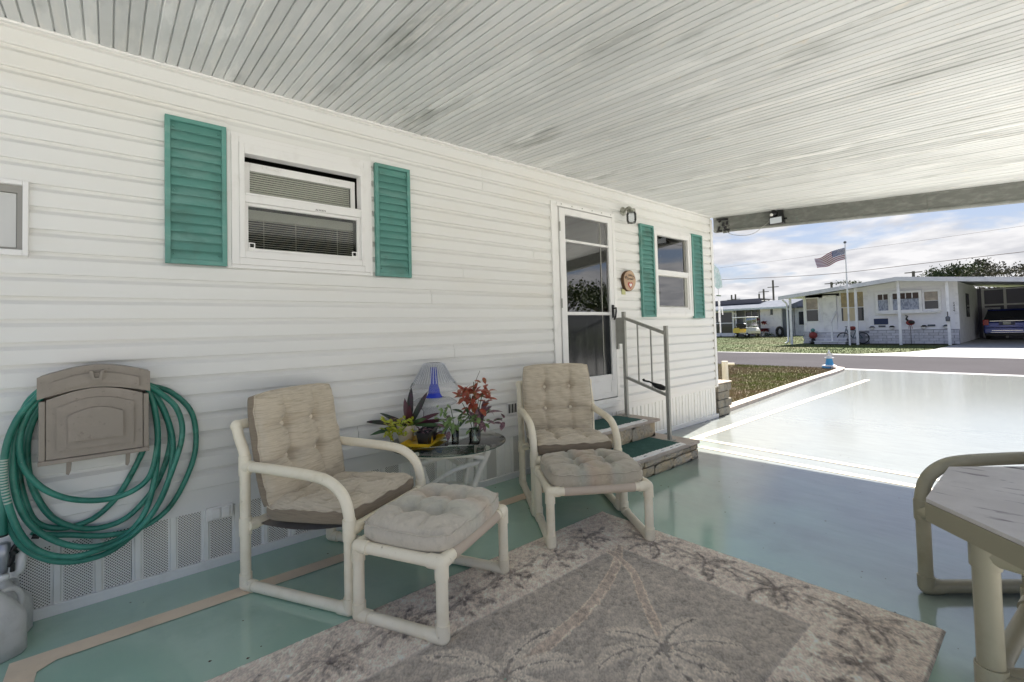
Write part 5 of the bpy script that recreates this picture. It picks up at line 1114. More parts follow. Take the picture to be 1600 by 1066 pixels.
# porch windows
def hwin(y0, y1, z0, z1, parts, nm='window'):
    b = MB(); ringy(b, (y0-.06, y1+.06, z0-.06, z1+.06), (y0, y1, z0, z1), WX-.06, WX+.02); w_ = b.build(nm, m_hwhite, h2)
    for (a, c, e, g, mm) in parts: MB().box(WX-.02, WX+.015, a, c, e, g).build('pane', mm, w_)
    return w_
def ringy(b, a, c, x0, x1):
    (y0, y1, z0, z1), (u0, u1, w0, w1_) = a, c
    b.box(x0, x1, y0, u0, z0, z1); b.box(x0, x1, u1, y1, z0, z1); b.box(x0, x1, u0, u1, w1_, z1); b.box(x0, x1, u0, u1, z0, w0)
m_refl = mat('reflecting_glass', (.25, .21, .17), .08, spec=.8, var=[(1.4, (1, 1, 1.4), (.45, .38, .30), .45, .62)])
for (y0, y1) in ((9.58, 10.20), (8.68, 9.26)):
    hwin(y0, y1, 1.34, 2.72, [(y0, y1, 2.06, 2.72, m_refl), (y0, y1, 1.34, 2.02, m_wglass)])
hwin(7.30, 8.38, 1.30, 2.95, [(7.30, 8.38, 2.10, 2.95, m_amber), (7.72, 8.30, 1.30, 2.06, mat('cream_shade', (.62, .52, .36), .6)), (7.30, 7.70, 1.30, 2.06, m_wglass), (8.30, 8.38, 1.30, 2.06, m_wglass)])
MB().box(WX-.04, WX, 8.62, 9.32, .74, 2.86).build('porch_door', m_hwhite, h2)
# bow window
for (y0, y1, x_) in ((6.17, 6.62, 0), (4.84, 5.93, -.18), (4.10, 4.64, 0)):
    b = MB(); ringy(b, (y0-.12, y1+.12, 1.70, 2.84), (y0, y1, 1.82, 2.72), WX-.12+x_, WX+.02); w_ = b.build('window', m_hwhite, h2)
    zz_ = 2.42 if y0 != 4.10 else 2.26
    MB().box(WX-.05+x_, WX-.03+x_, y0, y1, 1.82, zz_-.02).build('pane', m_lace if y0 != 4.10 else m_wglass, w_); MB().box(WX-.05+x_, WX-.03+x_, y0, y1, zz_, 2.72).build('pane', mat('brown_room', (.05, .025, .02), .3) if y0 != 4.10 else m_refl, w_)
    if y0 != 4.10:
        b = MB(); n_ = 4 if y0 < 6 else 2
        for i in range(1, n_): yy_ = y0+(y1-y0)*i/n_; b.box(WX-.065+x_, WX-.05+x_, yy_-.02, yy_+.02, zz_, 2.72)
        b.build('muntin', m_hwhite, w_)
b = MB(); b.prism([(4.0, WX-.02), (4.4, WX-.28), (5.4, WX-.36), (6.4, WX-.28), (6.8, WX-.02)], 1.62, 1.70, lambda u, v, t: (v, u, t)); b.build('window_sill', m_hwhite, h2)
MB().box(WX-.05, WX-.02, 6.22, 6.86, 1.05, 1.38).build('sign_board', m_navy, h2, bevel=.03)
b = MB()
for y in (4.42, 6.5): b.tube([(WX-.05, y-.15, .95), (WX-.05, y+.15, .95)], .05, 8)
b.build('garden_light', m_roofg, h2)
for i, chd in enumerate('2434'): text(chd, 'house_number', m_black, h2, Matrix.Translation((WX-.035, 3.52, 2.06-i*.125)) @ Matrix.Rotation(-PI/2, 4, 'Z') @ R90, .16, .004)
# brick skirt and steps: one mesh shared by all bricks
b = MB(); b.box(WX-.14, WX-.02, 3.36, 7.05, -.02, .74); b.box(WX-.12, WX-.0, 9.75, 10.38, -.02, .70); b.box(WX-.04, WX, 7.05, 7.6, -.02, .72); b.build('brick_backing', m_mort, h2)
bsrc = MB().box(-.05, .02, -.185, .185, -.066, .066).build('brick', m_brickw, h2, local=True); firstb = True
def hb_(x, y, z, s=1.0):
    global firstb
    l = (x-WX, y-6, z)
    if firstb: bsrc.location = l; firstb = False; o = bsrc
    else: o = inst(bsrc, l, h2)
    o.scale = (1, s, 1)
for r_ in range(5):
    y = 3.36 + (.0 if r_ % 2 else .20)
    if r_ % 2 == 0: hb_(WX-.12, 3.36+.09, .065+r_*.145, .48)
    while y < 7.0:
        hb_(WX-.12+random.uniform(-.008, .008), y+.195, .065+r_*.145); y += .39
    for k in range(2): hb_(WX-.10, 9.86+k*.39-(.08 if r_ % 2 else 0), .065+r_*.14, .9)
h2s = thing('porch_steps', 'white painted brick steps with a white rail below the neighbour porch door', 'steps', (WX-.5, 8.6, 0))
for k, z in enumerate((.0, .18, .36, .54)):
    MB().box(WX-1.15+k*.27, WX-.02, 7.95, 9.55, z+.115, z+.165).build('tread', m_hwhite, h2s); MB().box(WX-1.09+k*.27, WX-.02, 7.98, 9.52, z-.02, z+.115).build('riser', m_mort, h2s)
    for j in range(4): MB().box(WX-1.12+k*.27, WX-1.05+k*.27, 8.0+j*.385, 8.365+j*.385, z+.0, z+.095).build('brick', m_brickw, h2s)
b = MB(); b.box(HX+.0, HX+.05, 8.62, 8.70, 0, 1.25); b.prism([(HX, 1.20), (WX, 1.75), (WX, 1.95), (HX, 1.30)], 8.63, 8.69, lambda u, v, t: (u, t, v)); b.build('rail', m_hwhite, h2s)
b = MB(); b.box(WX-.10, WX-.04, 7.3, 9.6, .70, .76); b.build('porch_ledge', m_hwhite, h2)
# carport behind
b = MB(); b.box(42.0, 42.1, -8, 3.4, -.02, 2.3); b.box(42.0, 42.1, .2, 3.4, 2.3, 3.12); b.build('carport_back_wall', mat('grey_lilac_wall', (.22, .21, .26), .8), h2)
for y in (3.15, 2.18, 1.1): MB().box(41.85, 41.98, y-.06, y+.06, 0, 3.1).build('carport_stud', m_hwhite, h2)
b = MB(); b.box(41.84, 41.98, -4, 3.2, 2.02, 2.12); b.box(41.84, 41.98, .9, 3.2, 3.0, 3.07); b.build('carport_beam', m_hwhite, h2)
b = MB(); b.box(41.8, 41.95, 2.4, 3.1, .15, 1.9); b.build('carport_door', m_hwhite, h2)

# porch clutter
def smallthing(name, label, cat, loc, shapes, group=None):
    t = thing(name, label, cat, loc, group=group)
    for nm, fn, m_ in shapes:
        b = MB(); fn(b); b.build(nm, m_, t, local=True)
    return t
m_redd = mat('dull_red', (.25, .04, .035), .6); m_tealg = mat('teal_glaze', (.08, .24, .24), .4); m_gren = mat('bush_green', (.04, .08, .03), .8)
c = pX(1271, 535, HX+.1)
smallthing('garden_gnome', 'small dark red figure with teal ball on top beside the neighbour porch steps', 'garden figure', (c.x, c.y, 0), [
    ('base', lambda b: b.lathe([(0, 0), (.16, 0), (.13, .12), (.10, .3), (0, .3)], (0, 0, 0), 14), m_black), ('body', lambda b: b.lathe([(0, .3), (.14, .32), (.22, .45), (.20, .60), (.08, .70), (0, .70)], (0, 0, 0), 14), m_redd), ('head', lambda b: b.ball((0, 0, .80), .12, 12, 8), m_tealg)])
c = pX(1423, 517, HX+.6)
smallthing('metal_rooster', 'red and black metal bird on a thin stake before the neighbour brick skirt', 'garden figure', (c.x, c.y, 0), [
    ('stake', lambda b: b.tube([(0, 0, 0), (0, 0, .95)], .015, 6), m_black), ('body', lambda b: b.ball((0, 0, 1.12), .17, 14, 9, (.45, 1.1, .85)), m_redd), ('wing', lambda b: b.ball((-.06, -.06, 1.14), .13, 12, 8, (.3, 1.1, .7)), m_black),
    ('neck', lambda b: b.tube(catmull([(0, .08, 1.2), (0, .16, 1.34), (0, .10, 1.46), (0, .20, 1.50)], 5), [.05]*5+[.035]*5+[.03]*5+[.02], 8), m_black), ('leg', lambda b: (b.tube([(0, .05, .98), (0, .07, .80)], .012, 5), b.tube([(0, -.05, .98), (0, -.07, .80)], .012, 5)), m_redd)])
for k, (px_, lab) in enumerate(((1363, 'leftmost small lamp on the neighbour brick skirt'), (1394, 'black topped small lamp on the neighbour brick skirt left of the metal bird'), (1444, 'black topped small lamp on the neighbour brick skirt right of the metal bird'), (1479, 'pale small lamp on the neighbour brick skirt by the corner post'))):
    c = pX(px_, 517, WX-.1)
    smallthing('ledge_lamp', lab, 'lamp', (c.x, c.y, .74), [('globe', lambda b: b.ball((0, 0, .10), .09, 10, 7), m_hwhite), ('cap', lambda b: b.lathe([(0, .15), (.14, .15), (.06, .24), (0, .24)], (0, 0, 0), 12), m_black if k in (1, 2) else m_roofg)], 'small lamps along the neighbour brick ledge')
c = pX(1333, 533, HX+.35)
bk = thing('bicycle', 'dark bicycle with red bag leaning by the neighbour porch post', 'bicycle', (c.x, c.y, 0))
def whl(cy_):
    b = MB(); b.tube([(0, cy_+.30*math.cos(2*PI*i/24), .32+.30*math.sin(2*PI*i/24)) for i in range(25)], .028, 6); w_ = b.build('wheel', m_blackr, bk, local=True)
whl(-.45); whl(.45)
b = MB(); 
for p, q in (((0, -.45, .32), (0, -.15, .75)), ((0, -.15, .75), (0, .3, .78)), ((0, .3, .78), (0, 0, .32)), ((0, 0, .32), (0, -.15, .75)), ((0, .45, .32), (0, .3, .9)), ((0, -.45, .32), (0, 0, .32))): b.tube([p, q], .02, 6)
b.build('frame', mat('dark_teal_metal', (.03, .08, .10), .4), bk, local=True)
b = MB(); b.tube([(0, -.25, .86), (0, -.05, .86)], .04, 8); b.build('saddle', m_black, bk, local=True); b = MB(); b.tube([(-.2, .3, .98), (.2, .3, .98)], .018, 6); b.tube([(0, .3, .78), (0, .3, .98)], .018, 6); b.build('handlebar', m_black, bk, local=True)
MB().ball((0, .0, .88), .16, 10, 7, (.7, 1.2, .7)).build('bag', m_redd, bk, local=True)
c = pX(1481, 500, HX-.12)
smallthing('hanging_lantern', 'small dark lantern hanging on the neighbour corner post', 'lantern', (c.x, c.y, 1.15), [('cage', lambda b: b.lathe([(0, 0), (.08, 0), (.09, .2), (.03, .26), (0, .26)], (0, 0, 0), 8), m_roofg), ('hanger', lambda b: b.tube([(0, 0, .26), (0, 0, .48)], .02, 6), m_black)])

# ---- minivan in the neighbour carport (seen from behind)
vn = thing('minivan', 'blue minivan seen from behind under the neighbour carport', 'van', (39.2, 2.02, 0))
m_vblue = mat('van_blue', (.012, .03, .22), .22, metal=.35, coat=1.0); m_chrome = mat('chrome', (.6, .6, .62), .15, metal=1.0); m_tail = mat('tail_lens', (.50, .02, .02), .15, coat=.6)
hw = .985
# cross-sections along x (0 = rear)
sect = [(0.0, .42, .95, .93), (.04, .34, 1.02, .965), (.18, .32, 1.12, .985), (1.0, .30, 1.12, .99), (3.6, .30, 1.05, .99), (4.5, .32, .98, .96), (5.0, .38, .75, .88)]
def ringsec(x, z0, z1, w_): return [(x, w_*s*f_, z) for s, f_, z in ((-1, .94, z0), (-1, 1, z0+.15), (-1, 1, (z0+z1)/2), (-1, .985, z1), (1, .985, z1), (1, 1, (z0+z1)/2), (1, 1, z0+.15), (1, .94, z0))]
b = MB(); vs = [p for s in sect for p in ringsec(*s)]; n = 8
b.add(vs, [(i*n+k, i*n+(k+1) % n, (i+1)*n+(k+1) % n, (i+1)*n+k) for i in range(len(sect)-1) for k in range(n)] + [tuple(range(n-1, -1, -1)), tuple(range((len(sect)-1)*n, len(sect)*n))], False)
b.build('body', m_vblue, vn, local=True, bevel=.03)
gh = [(.10, 1.10, .955), (.42, 1.66, .80), (.60, 1.72, .78), (3.2, 1.74, .78), (3.6, 1.66, .78), (4.5, 1.06, .90)]
b = MB(); vs = []
for x, z, w_ in gh: vs += [(x, -w_, z), (x, w_, z)]
for x, z, w_ in gh: vs += [(x, -.975 if x < 4.4 else -.9, 1.05), (x, .975 if x < 4.4 else .9, 1.05)]
m_ = len(gh); fs2 = [(2*i, 2*i+1, 2*i+3, 2*i+2) for i in range(m_-1)] + [(2*i, 2*i+2, 2*m_+2*i+2, 2*m_+2*i) for i in range(m_-1)] + [(2*i+1, 2*m_+2*i+1, 2*m_+2*i+3, 2*i+3) for i in range(m_-1)] + [(0, 2*m_, 2*m_+1, 1)]
b.add(vs, fs2); b.build('cabin', m_wglass, vn, local=True, bevel=.03)
b = MB(); b.box(.40, 3.3, -.80, .80, 1.70, 1.76); b.box(.30, .46, -.78, .78, 1.66, 1.72); b.build('roof_panel', m_vblue, vn, local=True, bevel=.04)
for s in (-1, 1): MB().tube([(.7, s*.70, 1.80), (2.8, s*.70, 1.80)], .02, 6).build('roof_rail', m_black, vn, local=True)
b = MB(); b.prism([(.30, 1.20), (.70, 1.20), (.66, 1.62), (.36, 1.62)], -.78, .78, lambda u, v, t: (.06+(v-1.2)*.62-.02, t, v)) if False else b.add([(.055, -.84, 1.13), (.055, .84, 1.13), (.36, .72, 1.60), (.36, -.72, 1.60)], [(0, 3, 2, 1)]); b.build('rear_window', m_wglass, vn, local=True)
for s in (-1, 1): b = MB(); b.box(-.03, .16, s*.98, s*.74, .83, 1.16); b.build('taillight', m_tail, vn, local=True, bevel=.02)
b = MB(); b.box(-.035, .03, -.66, .70, 1.045, 1.085); b.build('chrome_bar', m_chrome, vn, local=True, bevel=.01)
b = MB(); b.box(-.02, .02, -.32, .32, .82, 1.03); b.build('plate_recess', mat('deep_blue', (.006, .012, .10), .3), vn, local=True, bevel=.01)
pm_ = MB().box(-.035, -.02, -.155, .155, .86, 1.0).build('license_plate', m_white, vn, local=True)
text('JMX 47K', 'plate_lettering', mat('plate_green', (.05, .16, .10), .5), vn, Matrix.Translation((39.2-.037, 2.02, .93)) @ Matrix.Rotation(-PI/2, 4, 'Z') @ R90, .085, .001)
b = MB(); b.box(-.10, .10, -.95, .95, .34, .70); b.build('bumper', m_vblue, vn, local=True, bevel=.05)
b = MB(); b.box(-.105, -.09, -.62, .62, .50, .53); b.box(-.105, -.09, -.66, .66, .40, .42); b.build('bumper_trim', m_chrome, vn, local=True)
b = MB(); b.box(-.04, .02, -.93, .93, .22, .34); b.build('under_valance', m_black, vn, local=True)
for x in (.95, 3.95):
    for s in (-1, 1):
        b = MB(); b.lathe([(.0, -.10), (.26, -.10), (.33, -.08), (.34, 0), (.33, .08), (.26, .10), (0, .10)], (x, s*.86, .34), 24, 'y'); w_ = b.build('wheel', m_blackr, vn, local=True); MB().lathe([(0, -.11*1), (.2, -.105), (.2, .105), (0, .11)], (x, s*.865, .34), 16, 'y').build('rim', m_chrome, w_, local=True)
b = MB(); b.tube([(.03, -.3, 1.28), (.02, .25, 1.18)], .012, 6); b.build('rear_wiper', m_black, vn, local=True)

# ---- left house, further away
h1 = thing('far_house', 'low white block house with blue grey roof behind the golf cart', 'house', (50, 20, 0))
HX1 = 50
b = MB(); b.box(HX1, HX1+.3, 17.7, 19.75, -.04, 2.75); b.build('block_wall', m_hwhite, h1)
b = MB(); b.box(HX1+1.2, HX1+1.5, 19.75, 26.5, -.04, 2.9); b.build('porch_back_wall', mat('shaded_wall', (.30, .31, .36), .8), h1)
b = MB(); b.box(HX1+.3, HX1+9, 17.7, 17.9, -.04, 2.8); b.build('gable_wall', m_hwhite, h1)
b = MB(); b.add([(HX1-.7, 17.2, 2.82), (HX1-.7, 27.5, 2.82), (HX1+5, 27.5, 3.75), (HX1+5, 17.2, 3.75), (HX1-.7, 17.2, 2.74), (HX1-.7, 27.5, 2.74), (HX1+10, 27.5, 2.7), (HX1+10, 17.2, 2.7)], [(0, 3, 2, 1), (4, 5, 1, 0), (3, 7, 6, 2), (0, 4, 7, 3)]); b.build('roof', m_roofg, h1)
b = MB(); b.box(HX1-.78, HX1-.68, 17.1, 27.5, 2.68, 2.86); b.build('fascia', mat('blue_white_fascia', (.50, .55, .60), .5), h1)
b = MB(); b.box(HX1-.6, HX1+6, 20.4, 27.5, 3.55, 3.80) if False else b.add([(HX1+3, 20.6, 3.5), (HX1+3, 28, 3.5), (HX1+3, 28, 3.98), (HX1+3, 20.9, 3.98), (HX1+8, 20.9, 3.98), (HX1+8, 28, 3.98)], [(0, 1, 2, 3), (3, 2, 5, 4)]); b.build('rear_roof', mat('dull_pinkish_roof', (.16, .15, .17), .8), h1)
for y in (22.15, 22.4): MB().box(HX1-.1, HX1, y-.06, y+.06, 0, 2.75).build('porch_post', m_hwhite, h1)
for (y0, y1) in ((22.55, 23.75), (23.9, 25.2)):
    b = MB(); 
    b.box(HX1-.05, HX1+.05, y0-.08, y0, .1, 2.75); b.box(HX1-.05, HX1+.05, y1, y1+.08, .1, 2.75); b.box(HX1-.05, HX1+.05, y0, y1, 1.35, 1.45); b.box(HX1-.05, HX1+.05, y0, y1, 0, .35); b.box(HX1-.05, HX1+.05, y0, y1, 2.55, 2.75); f_ = b.build('screen_door', m_hwhite, h1)
    MB().box(HX1, HX1+.02, y0, y1, .35, 1.35).build('pane', m_wglass, f_); MB().box(HX1, HX1+.02, y0, y1, 1.45, 2.55).build('pane', m_wglass, f_)
for y in (20.05, 20.7, 21.35): 
    f_ = MB().box(HX1+1.14, HX1+1.18, y-.27, y+.27, 1.0, 2.5).build('porch_window', m_wglass, h1); MB().box(HX1+1.10, HX1+1.14, y+.30, y+.36, .9, 2.6).build('window_mullion', m_hwhite, f_)
b = MB(); b.tube([(HX1-.5, 22.0, 2.68), (HX1-.1, 22.2, 2.45), (HX1-.1, 22.28, 2.3)], .05, 6); b.tube([(HX1-.06, 17.78, 2.7), (HX1-.06, 17.78, .2)], .05, 6); b.build('downspout', m_hwhite, h1)
b = MB(); b.box(HX1-.08, HX1, 18.55, 18.75, 2.1, 2.65); b.build('meter_box', m_roofg, h1)
b = MB(); b.box(HX1-.02, HX1+.35, 17.4, 17.66, -.04, 2.6); b.box(HX1+.5, HX1+.55, 16.95, 17.35, -.02, 2.5); b.build('side_door', m_roofg, h1)
h3 = thing('shed', 'white shed with one tall narrow window between the two neighbour houses', 'shed', (54, 15.5, 0))
b = MB(); b.box(53, 58, 13.5, 17.6, -.05, 2.75); b.build('wall', m_hwhite, h3)
b = MB(); b.box(52.6, 58.4, 13.2, 18.0, 2.75, 2.88); b.build('roof', m_roofg, h3)
MB().box(52.95, 53, 16.55, 17.2, 1.05, 2.35).build('window', m_wglass, h3)
m_dkroof = mat('dark_slat', (.12, .11, .12), .7)
c = pX(1217, 514, 49.3); tr_ = thing('spare_tyre', 'black tyre leaning against the white block wall of the far house', 'tyre', (49.5, c.y, 0)); b = MB(); b.tube([(0, .26*math.cos(2*PI*i/24), .44+.40*math.sin(2*PI*i/24)) for i in range(25)], .13, 10); b.build('tyre', m_blackr, tr_, local=True)
# ti plant and little shrubs
tp = thing('red_shrub', 'red leaved shrub with pale stems before the white block wall', 'shrub', (49.0, 19.4, 0)); rnd = random.Random(4)
b = MB(); b2_ = MB(); cs = []
for k in range(14):
    yy_ = rnd.uniform(-.75, .95); zz_ = rnd.uniform(.5, 2.1) if yy_ < .5 else rnd.uniform(.3, .9); b2_.tube([(0, yy_*.5, 0), (rnd.uniform(-.2, .2), yy_, zz_)], .02, 5); cs.append((yy_, zz_))
for yy_, zz_ in cs:
    for q in range(60):
        a = rnd.random()*2*PI; b.leaf((0, yy_, zz_), (math.cos(a), math.sin(a), rnd.uniform(-.2, .9)), (0, 0, 1), rnd.uniform(.25, .48), .14, .4, .2, 3)
o = b.build('foliage', mat('crimson_leaf', (.30, .02, .03), .5, var=[(3, I3, (.12, .05, .02), .5, .62)]), tp, local=True); b2_.build('stem', m_hwhite, tp, local=True)
sh_ = thing('low_bush', 'low dark green bush beside the red leaved shrub at the far house wall', 'bush', (49.2, 18.9, 0)); b = MB()
for q in range(300):
    b.leaf((rnd.gauss(0, .2), rnd.gauss(0, .45), abs(rnd.gauss(.1, .12))), (rnd.uniform(-1, 1), rnd.uniform(-1, 1), rnd.uniform(0, 1)), (0, 0, 1), .16, .06, .3, .2, 2)
b.build('foliage', m_gren, sh_, local=True)

# ---- golf cart
gcx, gcy = 46.3, 19.6
gc = thing('golf_cart', 'yellow golf cart with white roof parked on the lawn before the far house', 'golf cart', (gcx, gcy, 0), math.radians(150))
m_gy = mat('cart_yellow', (.70, .50, .06), .35, var=[(3, I3, (.60, .45, .10), .5, .7)]); m_gc = mat('cart_cream', (.66, .62, .50), .4)
b = MB(); b.prism([(-1.15, .42), (-1.20, .75), (-1.0, .88), (-.25, .92), (-.20, .55), (-.20, .42)], -.58, .58, lambda u, v, t: (t, u, v)); b.build('rear_body', m_gy, gc, local=True, bevel=.04)
b = MB(); b.prism([(-.22, .36), (-.22, .44), (.62, .44), (.70, .62), (.78, .92), (1.02, .86), (1.22, .60), (1.22, .36)], -.56, .56, lambda u, v, t: (t, u, v)); b.build('front_cowl', m_gc, gc, local=True, bevel=.03)
b = MB(); b.box(-.56, .56, -.55, .0, .80, .95); b.box(-.56, .56, -.62, -.50, .95, 1.30); b.build('seat', m_black, gc, local=True, bevel=.03)
b = MB(); b.box(-.56, .56, -1.05, -.70, .88, 1.0); b.box(-.56, .56, -.74, -.64, 1.0, 1.32); b.build('seat', m_black, gc, local=True, bevel=.03)
b = MB(); b.box(-.62, .62, -1.15, .95, 1.86, 1.93); b.build('roof', m_white, gc, local=True, bevel=.03)
for x, y, y2 in ((-.56, .84, .70), (.56, .84, .70), (-.56, -1.05, -1.0), (.56, -1.05, -1.0)): b = MB(); b.tube([(x, y, .85), (x, y2, 1.88)], .028, 6); b.build('roof_post', m_white, gc, local=True)
b = MB(); b.add([(-.52, .82, .95), (.52, .82, .95), (.52, .72, 1.82), (-.52, .72, 1.82)], [(0, 1, 2, 3)]); b.add([(-.52, .825, .95), (.52, .825, .95), (.52, .725, 1.82), (-.52, .725, 1.82)], [(3, 2, 1, 0)]); b.build('windshield', m_pane, gc, local=True)
b = MB(); b.tube([(.25+.16*math.cos(2*PI*i/16), .42+.06*math.sin(2*PI*i/16), 1.12+.14*math.sin(2*PI*i/16)) for i in range(17)], .015, 6); b.tube([(.25, .42, 1.12), (.25, .75, .85)], .02, 6); b.build('steering_wheel', m_black, gc, local=True)
for x in (-.5, .5):
    for y in (-.78, .85):
        b = MB(); b.lathe([(0, -.09), (.16, -.09), (.225, -.07), (.23, 0), (.225, .07), (.16, .09), (0, .09)], (x, y, .23), 18, 'x'); w_ = b.build('wheel', m_blackr, gc, local=True); MB().lathe([(0, -.095), (.12, -.095), (.12, .095), (0, .095)], (x, y, .23), 12, 'x').build('rim', m_chrome, w_, local=True)
for x in (-.42, .42): MB().box(x-.07, x+.07, -1.215, -1.19, .62, .70).build('tail_lamp', m_tail, gc, local=True)

# ---- flag pole with flag
fpx, fpy = 31.3, 7.85
c = pX(1328, 539, fpx); fpy = c.y
fp_ = thing('flagpole', 'white flagpole standing in front of the neighbour porch', 'flagpole', (fpx, fpy, 0))
ztop = pX(1317, 377, fpx).z; zt = pX(1319, 387, fpx).z; zl = pX(1320.5, 405, fpx).z
b = MB(); b.tube([(fpx, fpy, -.05), (fpx, fpy, ztop*.5), (fpx, fpy, ztop-.15)], [.05, .042, .028], 10); b.build('pole', m_hwhite, fp_)
MB().ball((fpx, fpy, ztop-.08), .075, 10, 7).build('finial', m_roofg, fp_)
fg = thing('flag', 'red, white and blue striped flag with white stars flying from the pole', 'flag', (fpx, fpy, zt))
wv = np.random.RandomState(2)
pa, pb_ = Vector((fpx, fpy, zt)), Vector((fpx, fpy, zl)); pe0, pe1 = pX(1272, 405, fpx-.5), pX(1278, 421.5, fpx-.5)
def flagp(u, v):
    a = pa.lerp(pb_, v); e = pe0.lerp(pe1, v); p = a.lerp(e, u); p = p + Vector((.10*math.sin(u*9+v*2)*u**.5, 0, .10*math.sin(u*6.5+1.1*v)*u + .16*u*(1-u))); return p
m_fr = mat('flag_red', (.30, .085, .11), .8); m_fw = mat('flag_white', (.72, .70, .72), .8); m_fb = mat('flag_blue', (.04, .06, .18), .8)
NU = 24
for s_i in range(13):
    b = MB(); v0, v1 = s_i/13, (s_i+1)/13; u0 = .42 if s_i < 7 else 0; vs = []
    for i in range(NU+1):
        u = u0+(1-u0)*i/NU; vs += [flagp(u, v0), flagp(u, (v0+v1)/2), flagp(u, v1)]
    fl_ = [q for i in range(NU) for q in ((3*i, 3*i+1, 3*i+4, 3*i+3), (3*i+1, 3*i+2, 3*i+5, 3*i+4))]
    b.add(vs, fl_, True); b.build('stripe', m_fr if s_i % 2 == 0 else m_fw, fg)
b = MB(); vs = [flagp(.42*i/12, (7/13)*j/8) for i in range(13) for j in range(9)]; b.add(vs, [(i*9+j, i*9+j+1, (i+1)*9+j+1, (i+1)*9+j) for i in range(12) for j in range(8)], True); cn = b.build('canton', m_fb, fg)
b = MB()
for r_ in range(9):
    for k in range(6 if r_ % 2 == 0 else 5):
        u = .42*((k+.5)/6 if r_ % 2 == 0 else (k+1)/6); v = (7/13)*(r_+.7)/9.4; c0 = flagp(u, v); dx = (flagp(u+.01, v)-c0).normalized(); dz = (flagp(u, v+.01)-c0).normalized(); 
        for off in (-.006, .006):
            pts = [c0 + dx*(.035*(1 if i % 2 == 0 else .4)*math.cos(PI/2+i*PI/5)) - dz*(.035*(1 if i % 2 == 0 else .4)*math.sin(PI/2+i*PI/5)) + Vector((off, 0, 0)) for i in range(10)]; b.add(pts, [tuple(range(10))])
o = b.build('star', m_fw, cn); o['kind'] = 'stuff'

# ---- lighthouse ornament
c = pZ(1297, 575)
lh = thing('lighthouse_ornament', 'small blue and white lighthouse lawn ornament at the end of the driveway edging', 'ornament', (15.35, 4.27, -.02))
m_lb = mat('sky_blue_paint', (.05, .28, .55), .5); X_, Y_ = 15.35, 4.27
b = MB(); b.lathe([(0, -.02), (.185, -.02), (.185, .05), (.12, .07), (0, .07)], (X_, Y_, 0), 8); b.build('base', m_lb, lh)
b = MB(); b.lathe([(.185, .05), (.19, .065), (.12, .085), (0, .085)], (X_, Y_, 0), 8); b.build('base_rim', m_white, lh)
b = MB(); b.lathe([(0, .08), (.105, .08), (.070, .27), (0, .27)], (X_, Y_, 0), 12, smooth=False); b.build('tower', m_lb, lh)
b = MB(); b.lathe([(0, .27), (.11, .27), (.11, .295), (.055, .30), (.050, .36), (.085, .365), (.02, .44), (.012, .50), (0, .50)], (X_, Y_, 0), 14); b.build('lantern_room', m_white, lh)

# ---- wind chime near the awning (small hanging tubes)
wc = thing('wind_chime', 'white tubes of a wind chime hanging past the corner post', 'wind chime', (7.9, 4.2, 1.2))
b = MB()
for k, (px_, y0, y1) in enumerate(((1122.6, 468, 503), (1124.5, 470, 520), (1128, 480, 492))):
    a_, c_ = pY(px_, y0, 4.35), pY(px_+1.2, y1, 4.35); MB().tube([a_, c_], .010, 6).build('tube', m_hwhite, wc)
a_ = pY(1121.5, 462, 4.35); MB().tube([a_+Vector((-.04, 0, 0)), a_+Vector((.12, 0, 0))], .012, 6).build('crossbar', m_gren, wc); MB().tube([a_+Vector((.03, 0, 0)), a_+Vector((.03, 0, .25))], .003, 4).build('cord', m_black, wc)

# ---- utility poles and wires
m_pole = mat('grey_wood_pole', (.16, .14, .13), .9)
def upole(px_, ptop, X, arm, label):
    t_ = pX(px_, ptop, X); t = thing('utility_pole', label, 'utility pole', (X, t_.y, 0), group='utility poles on the skyline')
    MB().tube([(X, t_.y, -1), (X, t_.y, t_.z)], .16, 8).build('pole', m_pole, t)
    for dz in arm: MB().box(X-.06, X+.06, t_.y-.9, t_.y+.9, t_.z-dz-.06, t_.z-dz+.06).build('crossarm', m_pole, t)
    return t_
upole(1207.5, 438, 88, (1.2,), 'tallest utility pole left of the neighbour roof'); upole(1193, 452, 92, (.5,), 'utility pole rising from the palm crown'); upole(1186, 459, 95, (), 'short thick pole just left of the palm crown')
upole(1143, 461, 95, (1.0,), 'left pole of the pair above the far roof'); upole(1149, 460, 95, (1.0,), 'right pole of the pair above the far roof')
upole(1427, 424, 80, (.15,), 'thin antenna mast above the neighbour roof peak'); upole(1299, 441, 84, (.2,), 'thin antenna mast left of the flagpole')
def wire(P, X, label, rad=.012):
    pts = [pX(x_, y_, X) for x_, y_ in P]; d0 = pts[0]-pts[1]; d1 = pts[-1]-pts[-2]; pts = [pts[0]+d0*4] + pts + [pts[-1]+d1*2]
    b = MB(); b.tube(catmull(pts, 6), rad, 5); o = b.build('overhead_wire', m_pole); tag(o, label, 'wire', 'overhead wires along the street')
wire([(1118, 437.5), (1240, 432), (1320, 426), (1440, 412), (1600, 393.5)], 24.0, 'lower thick wire crossing behind the flagpole')
wire([(1130, 418), (1240, 404), (1320, 392), (1440, 376), (1600, 353)], 24.6, 'upper thin wire crossing above the flag', .005)

